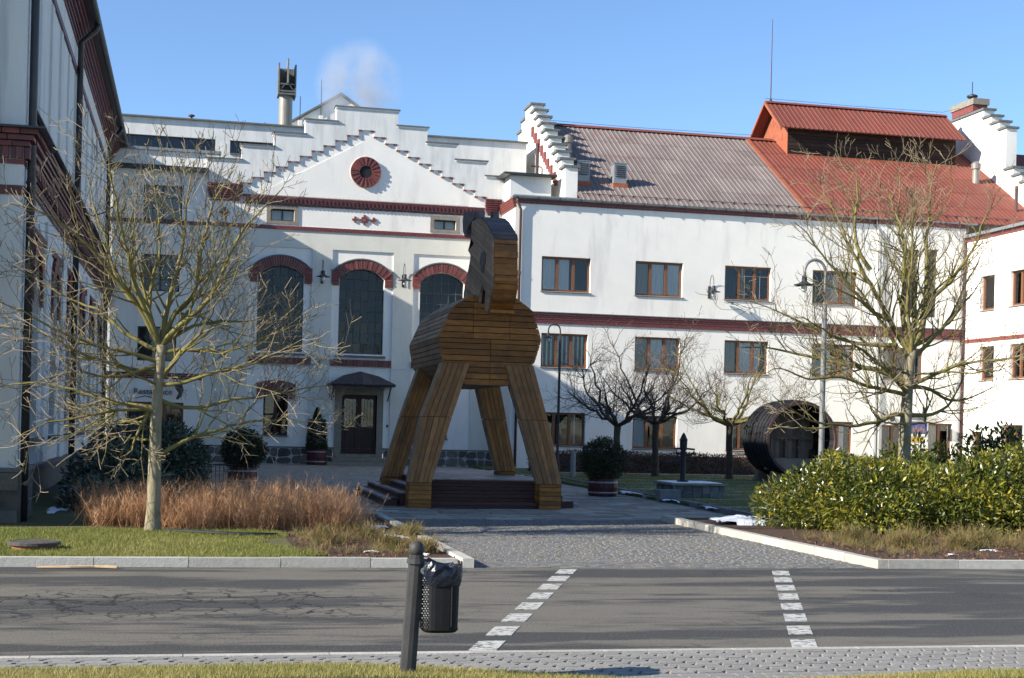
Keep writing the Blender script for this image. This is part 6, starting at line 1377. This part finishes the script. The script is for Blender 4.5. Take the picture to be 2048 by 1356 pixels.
m = MB(); m.prism([(cx - .9, 0), (cx + .9, 0), (cx + .8, .42), (cx + .4, .26), (cx - .4, .26), (cx - .8, .42)], 41.8, 42.05); m.build('cradle', 'cask_inside', ck)
m = MB(); m.prism([(cx - .9, 0), (cx + .9, 0), (cx + .8, .42), (cx + .4, .26), (cx - .4, .26), (cx - .8, .42)], 43.0, 43.25); m.build('cradle', 'cask_inside', ck)

wl_ = thing('stone_well', 'low squared stone well base with a snowy slab top on the right lawn', 'well', (11.6, 32.2, .05))
wx0, wx1, wy0, wy1 = 11.02, 12.28, 31.6, 32.8
m = MB(); m.box(wx0 + .04, wx1 - .04, wy0 + .04, wy1 - .04, 0, .34); m.build('core', 'mortar', wl_)
for c_ in range(2):
    z0, z1 = .02 + c_ * .165, .02 + c_ * .165 + .152
    xx = wx0 - (.1 if c_ else 0)
    while xx < wx1 - .02:
        L = RN.uniform(.17, .24); a, b_ = max(wx0, xx), min(wx1, xx + L)
        if b_ - a > .03: piece('stone', 'well_stone', wl_, a, b_, wy0, wy0 + .08, z0, z1)
        xx += L + .014
    yy = wy0 + .09
    while yy < wy1 - .02:
        L = RN.uniform(.17, .24); b_ = min(wy1, yy + L); piece('stone', 'well_stone', wl_, wx0, wx0 + .08, yy, b_, z0, z1); piece('stone', 'well_stone', wl_, wx1 - .08, wx1, yy, b_, z0, z1); yy += L + .014
m = MB(); m.box(wx0 - .07, wx1 - .0, wy0 - .07, wy1 + .07, .345, .40); m.build('slab', 'frame_stone', wl_, bevel=.008)
m = MB(); m.box(wx0 + .0, wx1 - .06, wy0 + .0, wy1, .4005, .414); m.build('snow_cover', 'snow', wl_)
pp = thing('hand_pump', 'black cast-iron hand pump standing on the stone well', 'pump', (11.42, 32.1, .41))
m = MB(); px_, py_ = 11.42, 32.1
m.lathe([(.14, .41), (.14, .43), (.065, .47), (.058, 1.0), (.075, 1.05), (.075, 1.10), (.055, 1.14), (.085, 1.18), (.09, 1.38), (.10, 1.40), (.07, 1.46), (.045, 1.52), (.02, 1.56), (.004, 1.58)], (px_, py_, 0), 16); m.build('column', 'pump_iron', pp, smooth=False)
m = MB(); m.tube([(px_ + .05, py_, 1.20), (px_ + .28, py_, 1.18), (px_ + .27, py_, 1.12), (px_ + .2, py_, 1.06), (px_ + .05, py_, 1.05)], .024, 8); m.tube([(px_ - .05, py_, 1.20), (px_ - .20, py_, 1.19), (px_ - .17, py_, 1.1), (px_ - .05, py_, 1.06)], .024, 8); m.build('handles', 'pump_iron', pp)
m = MB(); m.tube([(px_ - .04, py_, .88), (px_ - .5, py_, .87)], .022, 8); m.build('spout', 'pump_iron', pp)
m = MB(); m.box(10.35, 10.85, 30.6, 30.95, .06, .28); props(m.build('stone_trough', 'well_stone', bevel=.02), 'small dark stone block lying left of the well', 'stone block')

def street_lamp(x, y, top, side, label, r, mat):
    t = thing('street_lamp', label, 'street lamp', (x, y, 0), 'gooseneck street lamps')
    m = MB(); m.lathe([(r * 1.9, 0), (r * 1.9, .5), (r * 1.25, .62), (r, .75), (r * .9, top - .75)], (x, y, 0), 14); m.build('post', mat, t, smooth=False)
    w = .40; arc = [(x, y, top - .75), (x, y, top - .42)] + [(x + side * (w / 2 - w / 2 * math.cos(a)), y, top - .22 + .22 * math.sin(a)) for a in (math.pi * k / 10 for k in range(11))] + [(x + side * w, y, top - .32)]
    m = MB(); m.tube(arc, r * .55, 8); m.build('arm', mat, t, smooth=True)
    lamp_head(t, (x + side * w, y, top - .28), .80, 'dark_metal' if r < .05 else 'post_grey')
street_lamp(10.98, 23.6, 4.72, -1, 'grey gooseneck street lamp rising behind the laurel bush', .05, 'lamp_grey')
street_lamp(11.62, 44.7, 4.95, -1, 'slim dark gooseneck street lamp right of the wooden horse', .045, 'post_grey')

# litter bin on a leaning post
post = thing('bin_post', 'leaning grey metal post with ball top at the near pavement edge', 'post', (1.455, 9.45, 0)); bx, by = 1.455, 9.45
lean = .052
def lp(z, dx=0, dy=0): return (bx + lean * z + dx, by + dy, z)
m = MB(); q = lambda z, h: [lp(z, -h, -h * .7), lp(z, -h * .3, -h), lp(z, h * .3, -h), lp(z, h, -h * .7), lp(z, h, h * .7), lp(z, h * .3, h), lp(z, -h * .3, h), lp(z, -h, h * .7)]
m.hull8(q(-.1, .050), q(.74, .046)); m.build('shaft', 'post_grey', post)
m = MB(); m.hull8(q(.74, .058), q(.775, .052)); m.hull8(q(.776, .045), q(.80, .045)); m.build('collar', 'post_grey', post)
m = MB(); m.lathe([(.03, .0), (.047, .01), (.05, .035), (.05, .05), (.042, .072), (.025, .088), (.004, .093)], lp(.797), 18); m.build('ball_top', 'post_grey', post, smooth=True)
bn = thing('litter_bin', 'black perforated litter bin with dark bag hung on the leaning post', 'bin', (1.66, 9.5, .28))
m = MB(); bcx, bcy = 1.665, 9.5
def ring(z, f):
    return [(bcx + f * .128 * c0, bcy + f * .15 * s0, z) for c0, s0 in ((math.copysign(abs(math.cos(a)) ** .6, math.cos(a)), math.copysign(abs(math.sin(a)) ** .6, math.sin(a))) for a in (2 * math.pi * k / 28 for k in range(28)))]
A, B = ring(.305, .95), ring(.685, 1.0)
for k in range(28): m.hull8([A[k], A[(k + 1) % 28], tuple(np.array(A[(k + 1) % 28]) * .0 + np.array([bcx + (A[(k + 1) % 28][0] - bcx) * .97, bcy + (A[(k + 1) % 28][1] - bcy) * .97, A[0][2]])), (bcx + (A[k][0] - bcx) * .97, bcy + (A[k][1] - bcy) * .97, A[0][2])],
                            [B[k], B[(k + 1) % 28], (bcx + (B[(k + 1) % 28][0] - bcx) * .97, bcy + (B[(k + 1) % 28][1] - bcy) * .97, B[0][2]), (bcx + (B[k][0] - bcx) * .97, bcy + (B[k][1] - bcy) * .97, B[0][2])])
bo = m.build('bin_body', 'bin_black', bn)
m = MB(); m.hull8(ring(.285, .86), ring(.305, .99)); m.build('base_rim', 'bin_black', bn)
m = MB()   # perforation: white studs painted as light through the holes, at the left
for j in range(22):
    for i in range(3):
        m.lathe([(.0045, -.003), (.0045, 0)], (bcx - .112 + i * .018 + (j % 2) * .009 - .02, bcy - .125 + 0 * i, .325 + j * .0155), 6, 'y')
m.build('painted_light_studs', 'white_paint', bo, kind='stuff')
m = MB(); m.box(bcx + .055, bcx + .061, bcy - .153, bcy - .150, .33, .62); m.build('seam_slot', 'post_grey', bo)
m = MB()   # bag lapped over the rim, crumpled
rr = random.Random(2); prev = None; rings = []
for (z, f) in ((.60, 1.05), (.64, 1.07), (.68, 1.10), (.715, 1.08), (.735, 1.02), (.72, .93), (.66, .9)):
    rg_ = ring(z, f); rings.append([m.pt((p[0] + rr.uniform(-.007, .007), p[1] + rr.uniform(-.007, .007), p[2] + rr.uniform(-.008, .008) + (.022 if p[0] < bcx else -.006) * (z > .6))) for p in rg_])
for a_, b_ in zip(rings, rings[1:]):
    for k in range(28): m.f.append([a_[k], a_[(k + 1) % 28], b_[(k + 1) % 28], b_[k]])
pm('bin_bag', (0.008, 0.011, 0.02), None, 6, .3, .4, 25, spec=.4); m.build('bag', 'bin_bag', bn)
m = MB(); m.lathe([(.022, -.004), (.022, .004)], (bx + .085, by - .057, .695), 14, 'y'); m.build('hanger_eye', 'lamp_grey', bn)
m = MB(); m.box(bx + .05, bcx - .1, by - .02, by + .02, .62, .66); m.box(bx + .05, bcx - .1, by - .02, by + .02, .36, .40); m.build('hanger', 'post_grey', bn)

for o_ in (post, bn):
    o_.scale = (.935,) * 3
post.location = (1.36, 8.80, .085); bn.location = (1.36 + (1.66 - 1.455) * .935, 8.80 + .05 * .935, .085 + .28 * .935)

# manhole, stick, hose, little fence, distant signs
mh = thing('manhole_cover', 'round grey manhole lid on a brick collar in the left lawn', 'manhole cover', (-1.73, 17.5, .07))
m = MB(); m.lathe([(.26, .0), (.26, .05), (.24, .055)], (-1.73, 17.5, .07), 24); m.build('collar', 'terracotta', mh); m = MB(); m.lathe([(.30, .055), (.30, .085), (.27, .095), (.26, .09)], (-1.73, 17.5, .07), 28); m.build('lid', 'stone', mh)
m = MB(); m.tube([(-1.55, 15.98, .012), (-1.2, 15.96, .018), (-.95, 15.98, .02), (-.72, 15.93, .018)], [.012, .016, .014, .018], 6); props(m.build('stick', 'pale_wood'), 'pale broken stick lying in the gutter by the left kerb', 'stick')
m = MB(); m.tube([(-.3, 20.2, .09), (.1, 19.9, .1), (.5, 19.6, .1), (1.2, 19.5, .095)], .025, 6); props(m.build('drain_hose', 'pump_iron', smooth=True), 'black hose lying in the bed right of the pale trunk', 'hose')
fn = thing('low_railing', 'low dark metal railing between the frosted shrub and the left shrub tub', 'railing', (.6, 33.0, 0))
for k in range(9): x = .25 + k * .09; m = MB(); m.tube([(x, 33.0, .07), (x, 33.0, .62)], .009, 5); m.build('bar', 'post_grey', fn)
m = MB(); m.tube([(.05, 33.0, .6), (1.05, 33.0, .6)], .014, 6); m.tube([(.05, 33.0, .12), (1.05, 33.0, .12)], .012, 6); m.build('rail', 'post_grey', fn)
m = MB(); m.lathe([(.07, 0), (.06, .9), (.085, .92), (.085, 1.0), (.03, 1.06)], (.08, 33.0, .05), 10); m.build('post', 'post_grey', fn)
bl = thing('bollard', 'short grey stone bollard right of the slim street lamp foot', 'bollard', (11.75, 43.6, 0)); m = MB(); m.lathe([(.09, 0), (.08, .75), (.06, .85), (.01, .88)], (11.85, 43.6, 0), 12); m.build('shaft', 'lamp_grey', bl)

# steam drifting from the roofs
m = bpy.data.materials.new('steam'); m.use_nodes = True; MATS['steam'] = m
n = m.node_tree.nodes; l = m.node_tree.links; n.remove(n['Principled BSDF'])
pv = n.new('ShaderNodeVolumePrincipled'); pv.inputs['Color'].default_value = (.95, .96, 1, 1); pv.inputs['Anisotropy'].default_value = .2
tc = n.new('ShaderNodeTexCoord'); nz = n.new('ShaderNodeTexNoise'); nz.inputs['Scale'].default_value = 3.4; nz.inputs['Detail'].default_value = 4
l.new(tc.outputs['Generated'], nz.inputs['Vector'])
ln_ = n.new('ShaderNodeVectorMath'); ln_.operation = 'DISTANCE'; ln_.inputs[1].default_value = (.5, .5, .45); l.new(tc.outputs['Generated'], ln_.inputs[0])
fa = n.new('ShaderNodeMapRange'); fa.inputs[1].default_value = .10; fa.inputs[2].default_value = .48; fa.inputs[3].default_value = 1; fa.inputs[4].default_value = 0; l.new(ln_.outputs['Value'], fa.inputs[0])
nr = n.new('ShaderNodeMapRange'); nr.inputs[1].default_value = .38; nr.inputs[2].default_value = .68; l.new(nz.outputs[0], nr.inputs[0])
mu = n.new('ShaderNodeMath'); mu.operation = 'MULTIPLY'; l.new(fa.outputs[0], mu.inputs[0]); l.new(nr.outputs[0], mu.inputs[1])
mv = n.new('ShaderNodeMath'); mv.operation = 'MULTIPLY'; mv.inputs[1].default_value = 1.5; l.new(mu.outputs[0], mv.inputs[0])
l.new(mv.outputs[0], pv.inputs['Density']); l.new(pv.outputs[0], n['Material Output'].inputs['Volume'])
b_ = MB(); b_.box(4.9, 9.3, 62.5, 66.5, 14.6, 19.4); props(b_.build('steam', 'steam'), 'pale steam cloud rising behind the stepped gable', 'steam', kind='stuff')
